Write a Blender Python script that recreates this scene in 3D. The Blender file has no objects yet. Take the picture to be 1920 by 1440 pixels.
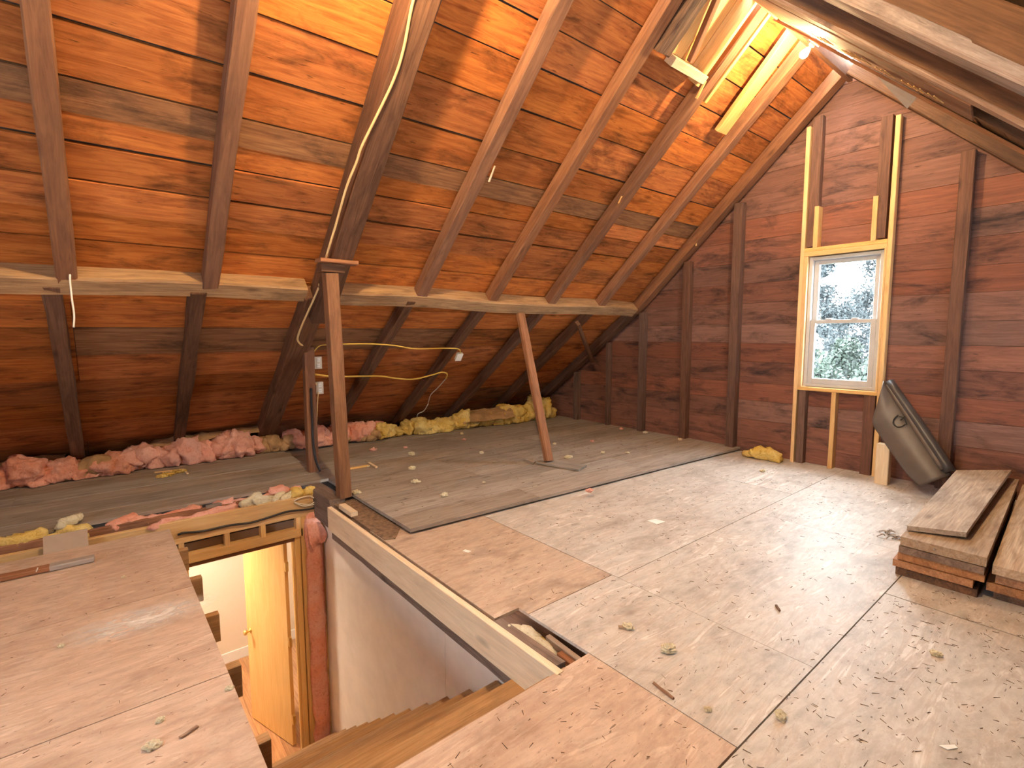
import bpy, bmesh, math, random
from mathutils import Vector, Matrix, noise
random.seed(7)
V = Vector
scene = bpy.context.scene
col = scene.collection

# ------------------------------------------------------------------ camera
F_PX, YAW, PITCH, ROLL, CAM_H = 955.0, math.radians(50.5), math.radians(5.7), math.radians(-0.2), 1.5
_f = V((-math.sin(YAW)*math.cos(PITCH), math.cos(YAW)*math.cos(PITCH), -math.sin(PITCH)))
_r0 = V((math.cos(YAW), math.sin(YAW), 0)); _u0 = _r0.cross(_f)
_r = math.cos(ROLL)*_r0 + math.sin(ROLL)*_u0
_u = -math.sin(ROLL)*_r0 + math.cos(ROLL)*_u0
CAM = V((0, 0, CAM_H))
cam = bpy.data.cameras.new('camera'); camo = bpy.data.objects.new('camera', cam); col.objects.link(camo)
cam.sensor_fit = 'HORIZONTAL'; cam.sensor_width = 36; cam.lens = F_PX/1920*36; cam.clip_start = .02; cam.clip_end = 300
camo.matrix_world = Matrix(((_r.x, _u.x, -_f.x, CAM.x), (_r.y, _u.y, -_f.y, CAM.y), (_r.z, _u.z, -_f.z, CAM.z), (0, 0, 0, 1)))
scene.camera = camo

# ------------------------------------------------------------------ view, world, daylight portals
vs = scene.view_settings
vs.view_transform = 'Standard'; vs.look = 'None'; vs.gamma = 1; vs.use_curve_mapping = False
vs.exposure = 0.48
SKY = 38.0
BULB = 6600.0
BULB_NEAR_GABLE = 2700.0
w = bpy.data.worlds.new('world'); scene.world = w; w.use_nodes = True
bg = w.node_tree.nodes['Background']; bg.inputs[0].default_value = (.84, .93, 1.0, 1); bg.inputs[1].default_value = SKY
def portal(name, loc, rot, sx, sz):
    l = bpy.data.lights.new(name, 'AREA'); l.shape = 'RECTANGLE'; l.size = sx; l.size_y = sz
    l.cycles.is_portal = True
    o = bpy.data.objects.new(name, l); col.objects.link(o); o.location = loc; o.rotation_euler = rot
portal('daylight_portal', (-2.0, 6.44, 1.6), (math.radians(-90), 0, 0), .8, 1.5)
portal('daylight_portal', (-.9, -3.64, 1.55), (math.radians(90), 0, 0), 1.0, 1.5)

# ------------------------------------------------------------------ pixel helpers (photo is 1920 x 1440)
def ray(px, py): return (_f + _r*((px-960)/F_PX) - _u*((py-720)/F_PX))
def at_z(px, py, z=0.):
    d = ray(px, py); return CAM + d*((z-CAM_H)/d.z)
def at_x(px, py, x):
    d = ray(px, py); return CAM + d*(x/d.x)
def at_y(px, py, y):
    d = ray(px, py); return CAM + d*(y/d.y)
def at_plane(px, py, p, n):
    d = ray(px, py); return CAM + d*((p-CAM).dot(n)/d.dot(n))

# ------------------------------------------------------------------ object helpers
WM = {}
def link(o, parent=None, M=None):
    col.objects.link(o)
    M = M or Matrix.Identity(4)
    if parent is not None:
        o.parent = parent; o.matrix_basis = WM[parent.name].inverted() @ M
    else:
        o.matrix_basis = M
    WM[o.name] = M
    return o
def tag(o, label=None, cat=None, group=None, kind=None):
    if label: o['label'] = label
    if cat: o['category'] = cat
    if group: o['group'] = group
    if kind: o['kind'] = kind
    return o
def thing(name, label, cat, loc=(0, 0, 0), group=None):
    o = bpy.data.objects.new(name, None); o.empty_display_size = .1
    link(o, None, Matrix.Translation(V(loc))); return tag(o, label, cat, group)
def struct_empty(name, loc=(0, 0, 0)):
    o = bpy.data.objects.new(name, None); link(o, None, Matrix.Translation(V(loc))); o['kind'] = 'structure'; return o
def mesh(name, verts, faces, mat, parent=None, M=None, smooth=False):
    me = bpy.data.meshes.new(name); me.from_pydata([tuple(v) for v in verts], [], faces)
    bm = bmesh.new(); bm.from_mesh(me); bmesh.ops.recalc_face_normals(bm, faces=bm.faces); bm.to_mesh(me); bm.free()
    if smooth: me.polygons.foreach_set('use_smooth', [True]*len(me.polygons))
    me.materials.append(mat)
    return link(bpy.data.objects.new(name, me), parent, M)
def wmesh(name, verts, faces, mat, parent=None, smooth=False, origin=None):
    """mesh from world-space vertices; its origin is put at the mean (or a given point)"""
    vs_ = [V(v) for v in verts]
    c = V(origin) if origin is not None else sum(vs_, V())/len(vs_)
    return mesh(name, [v-c for v in vs_], faces, mat, parent, Matrix.Translation(c), smooth)
def bar_data(l, wd, t, bev=.004, segs=1, jit=0., taper=1.):
    """chamfered bar along local X, width in Y, thickness in Z"""
    b = min(bev, wd*.45, t*.45); vs_, fs = [], []
    a, c = wd/2, t/2
    ring = [(-a+b, -c), (a-b, -c), (a, -c+b), (a, c-b), (a-b, c), (-a+b, c), (-a, c-b), (-a, -c+b)]
    for i in range(segs+1):
        x = -l/2 + l*i/segs; k = 1 + (taper-1)*i/segs
        for (y, z) in ring:
            vs_.append((x + (random.uniform(-jit, jit) if i in (0, segs) else 0)*1.5, y*k + random.uniform(-jit, jit), z*k + random.uniform(-jit, jit)*.6))
    for i in range(segs):
        for j in range(8):
            j2 = (j+1) % 8
            fs.append((i*8+j, i*8+j2, i*8+8+j2, i*8+8+j))
    fs.append(tuple(range(8))); fs.append(tuple(range(segs*8, segs*8+8)))
    return vs_, fs
def frame(p0, p1, nrm):
    x = (V(p1)-V(p0)).normalized(); n = V(nrm); z = (n - x*n.dot(x)).normalized(); y = z.cross(x); c = (V(p0)+V(p1))/2
    return Matrix(((x.x, y.x, z.x, c.x), (x.y, y.y, z.y, c.y), (x.z, y.z, z.z, c.z), (0, 0, 0, 1)))
def bar(name, p0, p1, wd, t, nrm, mat, parent=None, bev=.004, segs=1, jit=0., taper=1.):
    v, f = bar_data((V(p1)-V(p0)).length, wd, t, bev, segs, jit, taper)
    return mesh(name, v, f, mat, parent, frame(p0, p1, nrm))
def slab(name, top, th, mat, parent=None, along=None, nrm=None):
    """prism from a polygon (world points) pushed by th along -nrm; local X follows `along`"""
    top = [V(p) for p in top]
    n = V(nrm) if nrm else (top[1]-top[0]).cross(top[2]-top[0]).normalized()
    c = sum(top, V())/len(top)
    x = V(along) if along else (top[1]-top[0])
    x = (x - n*x.dot(n)).normalized(); y = n.cross(x)
    M = Matrix(((x.x, y.x, n.x, c.x), (x.y, y.y, n.y, c.y), (x.z, y.z, n.z, c.z), (0, 0, 0, 1)))
    Mi = M.inverted()
    vs_ = [Mi @ p for p in top] + [Mi @ (p - n*th) for p in top]; k = len(top)
    fs = [tuple(range(k)), tuple(range(k, 2*k))] + [(i, (i+1) % k, k+(i+1) % k, k+i) for i in range(k)]
    return mesh(name, vs_, fs, mat, parent, M)
def bx(name, x0, x1, y0, y1, z0, z1, mat, parent=None, bev=.003, axis=None, jit=0., segs=1):
    """axis-aligned chamfered box whose local X is its longest (or given) axis"""
    d = (x1-x0, y1-y0, z1-z0); c = V(((x0+x1)/2, (y0+y1)/2, (z0+z1)/2))
    ax = axis if axis is not None else max(range(3), key=lambda i: d[i])
    e = V((0, 0, 0)); e[ax] = d[ax]/2
    if ax == 2: nrm, wd, t = (1, 0, 0), d[1], d[0]
    elif ax == 1: nrm, wd, t = (0, 0, 1), d[0], d[2]
    else: nrm, wd, t = (0, 0, 1), d[1], d[2]
    return bar(name, c-e, c+e, wd, t, nrm, mat, parent, bev, segs, jit)
def spline(pts, n=8):
    P = [V(p) for p in pts]; P = [P[0]*2-P[1]] + P + [P[-1]*2-P[-2]]; out = []
    for i in range(1, len(P)-2):
        a, b, c, d = P[i-1:i+3]
        for k in range(n):
            t = k/n
            out.append(.5*((2*b) + (c-a)*t + (2*a-5*b+4*c-d)*t*t + (3*b-a-3*c+d)*t**3))
    out.append(P[-2]); return out
def tube(name, pts, r, mat, parent=None, sides=7, n=6, smooth=True, rf=None):
    P = spline(pts, n) if n > 1 else [V(p) for p in pts]
    vs_, fs = [], []; up = V((.13, .27, .95))
    for i, p in enumerate(P):
        t = (P[min(i+1, len(P)-1)]-P[max(i-1, 0)]).normalized()
        a = t.cross(up)
        if a.length < .05: a = t.cross(V((1, 0, 0)))
        a.normalize(); b = t.cross(a); rr = r*(rf(i/(len(P)-1)) if rf else 1)
        for k in range(sides):
            th = 2*math.pi*k/sides; vs_.append(p + a*math.cos(th)*rr + b*math.sin(th)*rr)
    m = len(P)
    for i in range(m-1):
        for k in range(sides):
            k2 = (k+1) % sides; fs.append((i*sides+k, i*sides+k2, (i+1)*sides+k2, (i+1)*sides+k))
    fs.append(tuple(range(sides))); fs.append(tuple(range((m-1)*sides, m*sides)))
    return wmesh(name, vs_, fs, mat, parent, smooth)
def lathe(name, prof, M, mat, parent=None, sides=20):
    vs_, fs = [], []
    for (r, z) in prof:
        for k in range(sides):
            a = 2*math.pi*k/sides; vs_.append((r*math.cos(a), r*math.sin(a), z))
    for i in range(len(prof)-1):
        for k in range(sides):
            k2 = (k+1) % sides; fs.append((i*sides+k, i*sides+k2, (i+1)*sides+k2, (i+1)*sides+k))
    fs.append(tuple(range(sides))); fs.append(tuple(range((len(prof)-1)*sides, len(prof)*sides)))
    return mesh(name, vs_, fs, mat, parent, M, True)

# ------------------------------------------------------------------ materials
def newmat(name):
    m = bpy.data.materials.new(name); m.use_nodes = True; nt = m.node_tree
    return m, nt, nt.nodes['Principled BSDF']
def N(nt, t, **kw):
    n = nt.nodes.new(t)
    for k, v in kw.items():
        if k.startswith('i_'):
            key = k[2:]; n.inputs[int(key) if key.isdigit() else key.replace('_', ' ')].default_value = v
        else: setattr(n, k, v)
    return n
def ramp(nt, src, stops):
    r = N(nt, 'ShaderNodeValToRGB'); nt.links.new(src, r.inputs[0]); el = r.color_ramp.elements
    while len(el) < len(stops): el.new(.5)
    for e, (p, c) in zip(el, stops):
        e.position = p; e.color = (c, c, c, 1) if not isinstance(c, tuple) else (c[0], c[1], c[2], 1)
    return r.outputs[0]
def mix(nt, mode, fac, a, b):
    n = N(nt, 'ShaderNodeMix', data_type='RGBA', blend_type=mode)
    L = nt.links.new
    for s, i in ((fac, 0), (a, 6), (b, 7)):
        if hasattr(s, 'is_linked'): L(s, n.inputs[i])
        else: n.inputs[i].default_value = s if i == 0 else (s[0], s[1], s[2], 1)
    return n.outputs[2]
def coords(nt, scl, rnd=True):
    """object-space coordinates shifted per object, scaled"""
    tc = N(nt, 'ShaderNodeTexCoord'); out = tc.outputs['Object']
    if rnd:
        oi = N(nt, 'ShaderNodeObjectInfo'); cx = N(nt, 'ShaderNodeCombineXYZ')
        for i, k in enumerate((37., 53., 71.)):
            mm = N(nt, 'ShaderNodeMath', operation='MULTIPLY'); nt.links.new(oi.outputs['Random'], mm.inputs[0]); mm.inputs[1].default_value = k
            nt.links.new(mm.outputs[0], cx.inputs[i])
        ad = N(nt, 'ShaderNodeVectorMath', operation='ADD'); nt.links.new(out, ad.inputs[0]); nt.links.new(cx.outputs[0], ad.inputs[1]); out = ad.outputs[0]
    mp = N(nt, 'ShaderNodeMapping'); nt.links.new(out, mp.inputs[0]); mp.inputs['Scale'].default_value = scl
    return mp.outputs[0]
def noise_tex(nt, vec, scale, detail=6, rough=.6, dist=0.):
    n = N(nt, 'ShaderNodeTexNoise', i_Scale=scale, i_Detail=detail, i_Roughness=rough, i_Distortion=dist); nt.links.new(vec, n.inputs['Vector'])
    return n.outputs[0]
def wood(name, hi, lo, stain=(.03, .018, .014), stain_amt=.6, tone=(.7, 1.2), grey=.25, rough=.75, bump=.25, fine=1., knots=True, spec=.25, speck=0.):
    m, nt, b = newmat(name); L = nt.links.new
    g = noise_tex(nt, coords(nt, (1.3, 14, 14)), 1.6, 7, .62, 1.3)
    c = mix(nt, 'MIX', ramp(nt, g, [(.32, 0.), (.66, 1.)]), lo, hi)
    f = noise_tex(nt, coords(nt, (3, 120, 120)), 1., 4, .6)
    c = mix(nt, 'MULTIPLY', .45*fine, c, ramp(nt, f, [(.3, .45), (.65, 1.15)]))
    st = noise_tex(nt, coords(nt, (1.1, 3.2, 3.2)), 1.7, 8, .68, .5)
    c = mix(nt, 'MIX', N(nt, 'ShaderNodeMath', operation='MULTIPLY').outputs[0] if False else scale_val(nt, ramp(nt, st, [(.5, 0.), (.7, 1.)]), stain_amt), c, stain)
    # small dark dashes
    ds = noise_tex(nt, coords(nt, (9, 60, 60)), 1., 3, .5)
    c = mix(nt, 'MIX', scale_val(nt, ramp(nt, ds, [(.66, 0.), (.76, 1.)]), .5*stain_amt+speck), c, stain)
    if knots:
        vo = N(nt, 'ShaderNodeTexVoronoi', i_Scale=1.); nt.links.new(coords(nt, (1.7, 5, 5)), vo.inputs['Vector'])
        c = mix(nt, 'MIX', ramp(nt, vo.outputs['Distance'], [(.03, .75), (.14, 0.)]), c, tuple(x*.45 for x in lo))
    oi = N(nt, 'ShaderNodeObjectInfo')
    mr = N(nt, 'ShaderNodeMapRange'); L(oi.outputs['Random'], mr.inputs[0]); mr.inputs[3].default_value = tone[0]; mr.inputs[4].default_value = tone[1]
    hs = N(nt, 'ShaderNodeHueSaturation'); L(c, hs.inputs['Color']); L(mr.outputs[0], hs.inputs['Value'])
    wn = N(nt, 'ShaderNodeTexWhiteNoise', noise_dimensions='1D'); L(oi.outputs['Random'], wn.inputs['W'])
    sr = N(nt, 'ShaderNodeMapRange'); L(wn.outputs['Value'], sr.inputs[0]); sr.inputs[3].default_value = 1-grey*1.6; sr.inputs[4].default_value = 1.0
    L(sr.outputs[0], hs.inputs['Saturation'])
    L(hs.outputs[0], b.inputs['Base Color'])
    b.inputs['Roughness'].default_value = rough; b.inputs['Specular IOR Level'].default_value = spec
    bp = N(nt, 'ShaderNodeBump', i_Strength=bump, i_Distance=.01); L(mix(nt, 'MIX', .5, g, f), bp.inputs['Height']); L(bp.outputs[0], b.inputs['Normal'])
    return m
def scale_val(nt, s, k):
    n = N(nt, 'ShaderNodeMath', operation='MULTIPLY'); nt.links.new(s, n.inputs[0]); n.inputs[1].default_value = k; return n.outputs[0]
def flat(name, c, rough=.6, var=.15, scale=20, metal=0., bump=0., spec=.3):
    m, nt, b = newmat(name)
    n = noise_tex(nt, coords(nt, (1, 1, 1)), scale, 5, .6)
    nt.links.new(mix(nt, 'MIX', ramp(nt, n, [(.3, 0.), (.7, 1.)]), tuple(x*(1-var) for x in c), tuple(min(1, x*(1+var)) for x in c)), b.inputs['Base Color'])
    b.inputs['Roughness'].default_value = rough; b.inputs['Metallic'].default_value = metal; b.inputs['Specular IOR Level'].default_value = spec
    if bump:
        bp = N(nt, 'ShaderNodeBump', i_Strength=bump, i_Distance=.01); nt.links.new(n, bp.inputs['Height']); nt.links.new(bp.outputs[0], b.inputs['Normal'])
    return m
def fibre(name, a, bcol, dark, scale=14):
    m, nt, b = newmat(name)
    n = noise_tex(nt, coords(nt, (1, 1, 1)), scale, 8, .7, 1.5); n2 = noise_tex(nt, coords(nt, (1, 1, 1)), 4, 4, .6)
    c = mix(nt, 'MIX', ramp(nt, n2, [(.35, 0.), (.65, 1.)]), a, bcol)
    c = mix(nt, 'MIX', ramp(nt, n, [(.3, .8), (.5, 0.)]), c, dark)
    nt.links.new(c, b.inputs['Base Color']); b.inputs['Roughness'].default_value = .95; b.inputs['Specular IOR Level'].default_value = .05
    bp = N(nt, 'ShaderNodeBump', i_Strength=.8, i_Distance=.02); nt.links.new(n, bp.inputs['Height']); nt.links.new(bp.outputs[0], b.inputs['Normal'])
    return m
def plywood(name, a, bcol, dirt, dirt_amt=.35, rough=.5, spec=.4):
    m, nt, b = newmat(name); L = nt.links.new
    g = noise_tex(nt, coords(nt, (.9, 5, 5)), 1.5, 6, .6, 2.2)
    gg = N(nt, 'ShaderNodeMath', operation='MULTIPLY'); L(g, gg.inputs[0]); gg.inputs[1].default_value = 14
    gs = N(nt, 'ShaderNodeMath', operation='SINE'); L(gg.outputs[0], gs.inputs[0])
    c = mix(nt, 'MIX', ramp(nt, g, [(.35, 0.), (.65, 1.)]), a, bcol)
    c = mix(nt, 'MULTIPLY', ramp(nt, gs.outputs[0], [(.55, 0.), (1., .4)]), c, (.6, .47, .38))
    d = noise_tex(nt, coords(nt, (1, 1.6, 1)), 2.2, 9, .72, .4)
    c = mix(nt, 'MIX', scale_val(nt, ramp(nt, d, [(.47, 0.), (.72, 1.)]), dirt_amt), c, dirt)
    s = noise_tex(nt, coords(nt, (12, 45, 20)), 1.6, 3, .5)
    c = mix(nt, 'MIX', ramp(nt, s, [(.69, 0.), (.74, .75)]), c, (.10, .055, .035))
    s2 = noise_tex(nt, coords(nt, (1, 1, 1)), 95, 2, .5)
    c = mix(nt, 'MIX', ramp(nt, s2, [(.70, 0.), (.75, .55)]), c, (.16, .10, .07))
    s3 = noise_tex(nt, coords(nt, (1, 2.5, 1)), 9, 6, .7)
    c = mix(nt, 'MULTIPLY', .35, c, ramp(nt, s3, [(.35, .6), (.6, 1.1)]))
    vo = N(nt, 'ShaderNodeTexVoronoi', i_Scale=1.); L(coords(nt, (1.3, 2.6, 1)), vo.inputs['Vector'])
    c = mix(nt, 'MIX', ramp(nt, vo.outputs['Distance'], [(.015, .6), (.09, 0.)]), c, dirt)
    L(c, b.inputs['Base Color']); b.inputs['Roughness'].default_value = rough; b.inputs['Specular IOR Level'].default_value = spec
    bp = N(nt, 'ShaderNodeBump', i_Strength=.12, i_Distance=.01); L(s3, bp.inputs['Height']); L(bp.outputs[0], b.inputs['Normal'])
    return m

M = {}
M['roof'] = wood('old_roof_board', (.62, .20, .04), (.34, .088, .018), (.045, .018, .009), .8, (.68, 1.15), .03, fine=.6, speck=.35, spec=.12)
M['roof_grey'] = wood('weathered_roof_board', (.38, .175, .07), (.20, .082, .035), (.045, .026, .016), .8, (.75, 1.1), .1, spec=.12)
M['roof_brown'] = wood('brown_roof_board', (.22, .098, .038), (.13, .056, .024), (.05, .028, .018), .6, (.8, 1.1), .1)
M['grey_old'] = wood('grey_old_timber', (.26, .18, .14), (.15, .10, .08), (.06, .042, .036), .5, (.9, 1.1), .1, bump=.5)
M['post'] = wood('brown_post', (.30, .145, .07), (.20, .09, .045), (.06, .03, .02), .4, (1, 1), 0)
M['roof_mould'] = wood('mouldy_roof_board', (.40, .235, .11), (.15, .10, .065), (.03, .028, .022), .95, (.8, 1.1), .3)
M['rafter'] = wood('old_rafter', (.29, .125, .055), (.18, .072, .034), (.05, .025, .018), .4, (.85, 1.15), .05, fine=.4)
M['rafter_dark'] = wood('dark_old_timber', (.21, .098, .05), (.12, .054, .029), (.04, .022, .015), .5, (.85, 1.1), .05, spec=.12)
M['bark'] = wood('lit_rafter_bark', (.48, .32, .235), (.26, .145, .10), (.05, .03, .025), .8, (.9, 1.1), .2, bump=.7)  # bark with the brightness of the lit underside put into its colour
M['purlin'] = wood('old_purlin', (.50, .28, .11), (.30, .15, .06), (.05, .03, .02), .45, (.95, 1.1), .1, bump=.5)
M['gable'] = wood('gable_board', (.25, .096, .058), (.165, .062, .042), (.03, .02, .022), .95, (.78, 1.12), .18, spec=.2, fine=.6, speck=.2)
M['stud'] = wood('old_stud', (.19, .085, .05), (.11, .05, .034), (.03, .018, .018), .4, (.85, 1.1), .2)
M['pine'] = wood('new_pine', (.78, .47, .16), (.66, .36, .11), (.35, .17, .06), .25, (.9, 1.08), .1, rough=.6, bump=.08, fine=.5)
M['pine_pale'] = wood('pale_new_lumber', (.82, .64, .42), (.72, .52, .31), (.35, .2, .1), .2, (.92, 1.05), .1, rough=.6, bump=.08, fine=.4)
M['door'] = wood('varnished_door', (.82, .52, .20), (.74, .43, .14), (.5, .25, .08), .12, (1, 1), 0, rough=.4, bump=.03, fine=.3, knots=False)
M['brace'] = wood('reddish_brace', (.36, .16, .075), (.24, .10, .05), (.06, .03, .02), .35, (1, 1), .0)
M['plank'] = wood('grey_floor_plank', (.42, .335, .27), (.28, .215, .17), (.12, .09, .072), .5, (.85, 1.12), .25, rough=.8, bump=.15)
M['pile'] = wood('reclaimed_board', (.52, .37, .24), (.32, .19, .10), (.12, .07, .05), .55, (.85, 1.15), .2, bump=.4)
M['pile_edge'] = wood('reclaimed_board_orange', (.50, .23, .09), (.30, .12, .045), (.05, .03, .02), .7, (.9, 1.1), .1, bump=.5)
M['pile_black'] = wood('reclaimed_board_black', (.24, .12, .06), (.09, .045, .028), (.02, .014, .012), .9, (.9, 1.1), .1, bump=.5)
M['pile_dark'] = wood('reclaimed_board_dark', (.34, .18, .09), (.18, .08, .04), (.04, .025, .02), .7, (.8, 1.15), .2, bump=.5)
M['ply'] = plywood('plywood', (.46, .34, .255), (.62, .485, .385), (.22, .14, .10), .75, .55, .3)
M['ply_daylit'] = plywood('plywood_daylit', (.50, .445, .395), (.70, .645, .595), (.22, .165, .125), .7, .52, .42)  # paler, cooler plywood: the window's daylight is mixed into its colour
M['ply_pink'] = plywood('plywood_pink', (.56, .40, .30), (.68, .52, .41), (.30, .18, .125), .65, .5, .4)
M['tread'] = wood('stair_tread', (.48, .26, .10), (.34, .17, .06), (.12, .06, .03), .4, (.9, 1.1), .1)
M['laminate'] = wood('laminate_floor', (.62, .33, .15), (.48, .22, .09), (.3, .12, .05), .3, (.9, 1.1), .1, rough=.35, bump=.02)
M['drywall'] = flat('drywall', (.86, .79, .71), .9, .05, 6)
M['wallpaint'] = flat('cream_painted_wall', (.78, .66, .52), .8, .02, 3)
M['white'] = flat('white_paint', (.82, .80, .76), .45, .03, 8)
M['vinyl'] = flat('backlit_vinyl', (.46, .44, .43), .4, .05, 10)  # white vinyl darkened to grey, its backlit shade put into the base colour
M['pink'] = fibre('pink_fibreglass', (.86, .36, .24), (.86, .47, .38), (.60, .20, .12), 26)
M['pink_pale'] = fibre('pale_pink_fibreglass', (.86, .50, .42), (.84, .40, .31), (.62, .25, .18), 26)
M['yellow'] = fibre('yellow_fibreglass', (.80, .53, .12), (.82, .64, .27), (.44, .23, .05), 26)
M['cream_fluff'] = fibre('cream_fibreglass', (.84, .77, .60), (.80, .68, .44), (.55, .42, .24), 40)
M['kraft'] = flat('kraft_paper', (.40, .24, .12), .8, .3, 9, bump=.6)
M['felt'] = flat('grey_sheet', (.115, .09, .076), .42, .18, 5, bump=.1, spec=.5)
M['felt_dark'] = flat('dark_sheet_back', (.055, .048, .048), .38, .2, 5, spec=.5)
M['ink'] = flat('black_marking', (.02, .018, .018), .6)
M['cable_y'] = flat('yellow_cable', (.80, .52, .10), .45, .05)
M['cable_c'] = flat('cream_cable', (.74, .52, .24), .5, .05)
M['cable_w'] = flat('white_cable', (.78, .73, .62), .5, .05)
M['black'] = flat('black_cable', (.03, .028, .03), .35, .1)
M['steel'] = flat('galvanised_steel', (.36, .34, .32), .4, .2, 12, .8)
M['ceramic'] = flat('ceramic', (.8, .76, .68), .3, .03)
M['brass'] = flat('brass', (.75, .55, .2), .3, .1, 8, .9)
M['plate'] = flat('outlet_plate', (.62, .57, .48), .4, .05)
M['card'] = flat('brown_hardboard', (.34, .25, .19), .6, .12, 6)
M['tin'] = flat('grey_flap', (.33, .28, .25), .5, .1, 6)
M['dirt'] = flat('dirt_and_sawdust', (.20, .13, .085), .95, .45, 30, bump=.8)
M['backing'] = flat('roof_underlay', (.05, .035, .028), .95, .2)
M['splinter'] = flat('dark_splinter', (.10, .06, .04), .8, .4, 60)
M['leaf'] = flat('foliage', (.012, .0185, .012), .7, .5, 1.2)
M['leaf_far'] = flat('far_foliage', (.014, .0175, .0185), .8, .4, .8)
M['leaf_tan'] = flat('tan_foliage', (.025, .021, .011), .8, .3, .8)
M['trunk'] = flat('tree_bark', (.05, .04, .03), .9, .3, 6)
M['grass'] = flat('lawn', (.011, .0165, .008), .9, .4, .6)
def glass_mat(name, dirt):
    m = bpy.data.materials.new(name); m.use_nodes = True; nt = m.node_tree; nt.nodes.clear(); L = nt.links.new
    out = N(nt, 'ShaderNodeOutputMaterial'); tr = N(nt, 'ShaderNodeBsdfTransparent'); tr.inputs[0].default_value = (.93, .97, .97, 1)
    tl = N(nt, 'ShaderNodeBsdfTranslucent'); tl.inputs[0].default_value = (.8, .86, .86, 1)
    gl = N(nt, 'ShaderNodeBsdfGlossy', i_Roughness=.05)
    st = noise_tex(nt, coords(nt, (60, 8, 5)), 1., 5, .65); sp = noise_tex(nt, coords(nt, (1, 1, 1)), 90, 3, .6)
    f = mix(nt, 'ADD', 1., scale_val(nt, ramp(nt, st, [(.5, 0.), (.7, 1.)]), dirt), scale_val(nt, ramp(nt, sp, [(.6, 0.), (.8, 1.)]), dirt*.3))
    a = N(nt, 'ShaderNodeMixShader'); L(f, a.inputs[0]); L(tr.outputs[0], a.inputs[1]); L(tl.outputs[0], a.inputs[2])
    bb = N(nt, 'ShaderNodeMixShader', i_0=.05); L(a.outputs[0], bb.inputs[1]); L(gl.outputs[0], bb.inputs[2]); L(bb.outputs[0], out.inputs[0])
    return m
M['glass'] = glass_mat('streaked_glass', .016)
M['glass_clear'] = glass_mat('dusty_glass', .005)
def emit(name, c, s):
    m = bpy.data.materials.new(name); m.use_nodes = True; nt = m.node_tree; nt.nodes.clear()
    o = N(nt, 'ShaderNodeOutputMaterial'); e = N(nt, 'ShaderNodeEmission'); e.inputs[0].default_value = (c[0], c[1], c[2], 1); e.inputs[1].default_value = s
    nt.links.new(e.outputs[0], o.inputs[0]); return m
M['bulb'] = emit('lit_bulb', (1., .72, .37), BULB)
M['bulb_b'] = emit('lit_bulb_dimmer', (1., .70, .34), BULB_NEAR_GABLE)
M['lamp'] = emit('lit_lamp', (1., .84, .66), 160.)

# ------------------------------------------------------------------ roof geometry
AX, AZ = -2.07, 4.148                       # ridge, on the plane of the rafter undersides
YW, YB = 6.30, -3.50                        # inner faces of the two gable walls
def slope(p0, k, side):
    th = math.atan(k); d = V((side*math.cos(th), 0, -math.sin(th))); n = V((side*math.sin(th), 0, math.cos(th)))
    def S(s, y, h=0.): return p0 + d*s + n*h + V((0, y, 0))
    return S, d, n, p0
US, UD, UN, UP = slope(V((AX, 0, AZ)), .92, -1)
RS, RD, RN, RP = slope(V((AX, 0, AZ)), .94, 1)
LS, LD, LN, LP = slope(V((-4.62, 0, 1.80)), .74, -1)
def on_u(px, py, h=0.): return at_plane(px, py, UP+UN*h, UN)
def on_r(px, py, h=0.): return at_plane(px, py, RP+RN*h, RN)
def on_l(px, py, h=0.): return at_plane(px, py, LP+LN*h, LN)
DEP = .12                                   # rafter depth, up to the boards
SB = 3.62                                   # where the left slope breaks at the purlin

def sheath(name, S, n, bounds, mats, breaks, parent, s_off=0.):
    for i in range(len(bounds)-1):
        a, b = bounds[i]+.006, bounds[i+1]-.006
        js = sorted(random.sample(breaks, random.choice((1, 2, 2, 3)) if len(breaks) > 3 else 1))
        ys = [YB-.02] + js + [YW+.02]
        for y0, y1 in zip(ys, ys[1:]):
            h = DEP + random.uniform(0, .016)
            w0, w1 = random.uniform(-.008, .008), random.uniform(-.008, .008)
            t0, t1 = h + random.uniform(-.003, .005), h + random.uniform(-.003, .005)
            q = [S(a+w0, y0+.002, t0), S(a+w1, y1-.002, t0), S(b+w1, y1-.002, t1), S(b+w0, y0+.002, t1)]
            m = M[mats(i, (y0+y1)/2, bounds[i])]
            slab('roof_board', q, -.022, m, parent, along=(0, 1, 0), nrm=n)

ceil_l = slab('ceiling_left', [US(-.05, YB-.2, .17), US(-.05, YW+.2, .17), US(SB+.05, YW+.2, .17), US(SB+.05, YB-.2, .17)], -.02, M['backing']); ceil_l['kind'] = 'structure'
slab('underlay', [LS(-.1, YB-.2, .17), LS(-.1, YW+.2, .17), LS(3.4, YW+.2, .17), LS(3.4, YB-.2, .17)], -.02, M['backing'], ceil_l)
ceil_r = slab('ceiling_right', [RS(-.05, YB-.2, .17), RS(-.05, YW+.2, .17), RS(6.4, YW+.2, .17), RS(6.4, YB-.2, .17)], -.02, M['backing']); ceil_r['kind'] = 'structure'
raf_y = [-2.6, -1.75, -.92, -.095, .75, 1.58, 2.59, 3.49, 4.42, 5.34, 6.19]
brk = [-1.75, -.92, -.095, .75, 1.58, 2.59, 3.49, 4.42, 5.34]
def um(i, y, s):
    if s < .8 and y > 3.2: return 'roof_mould' if random.random() < .35 else 'roof'
    return 'roof_grey' if random.random() < .12 else 'roof'
sheath('u', US, UN, [0., .29, .58, .86, 1.13, 1.44, 1.77, 2.05, 2.25, 2.43, 2.67, 2.9, 3.13, 3.39, 3.64], um, brk, ceil_l)
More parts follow.
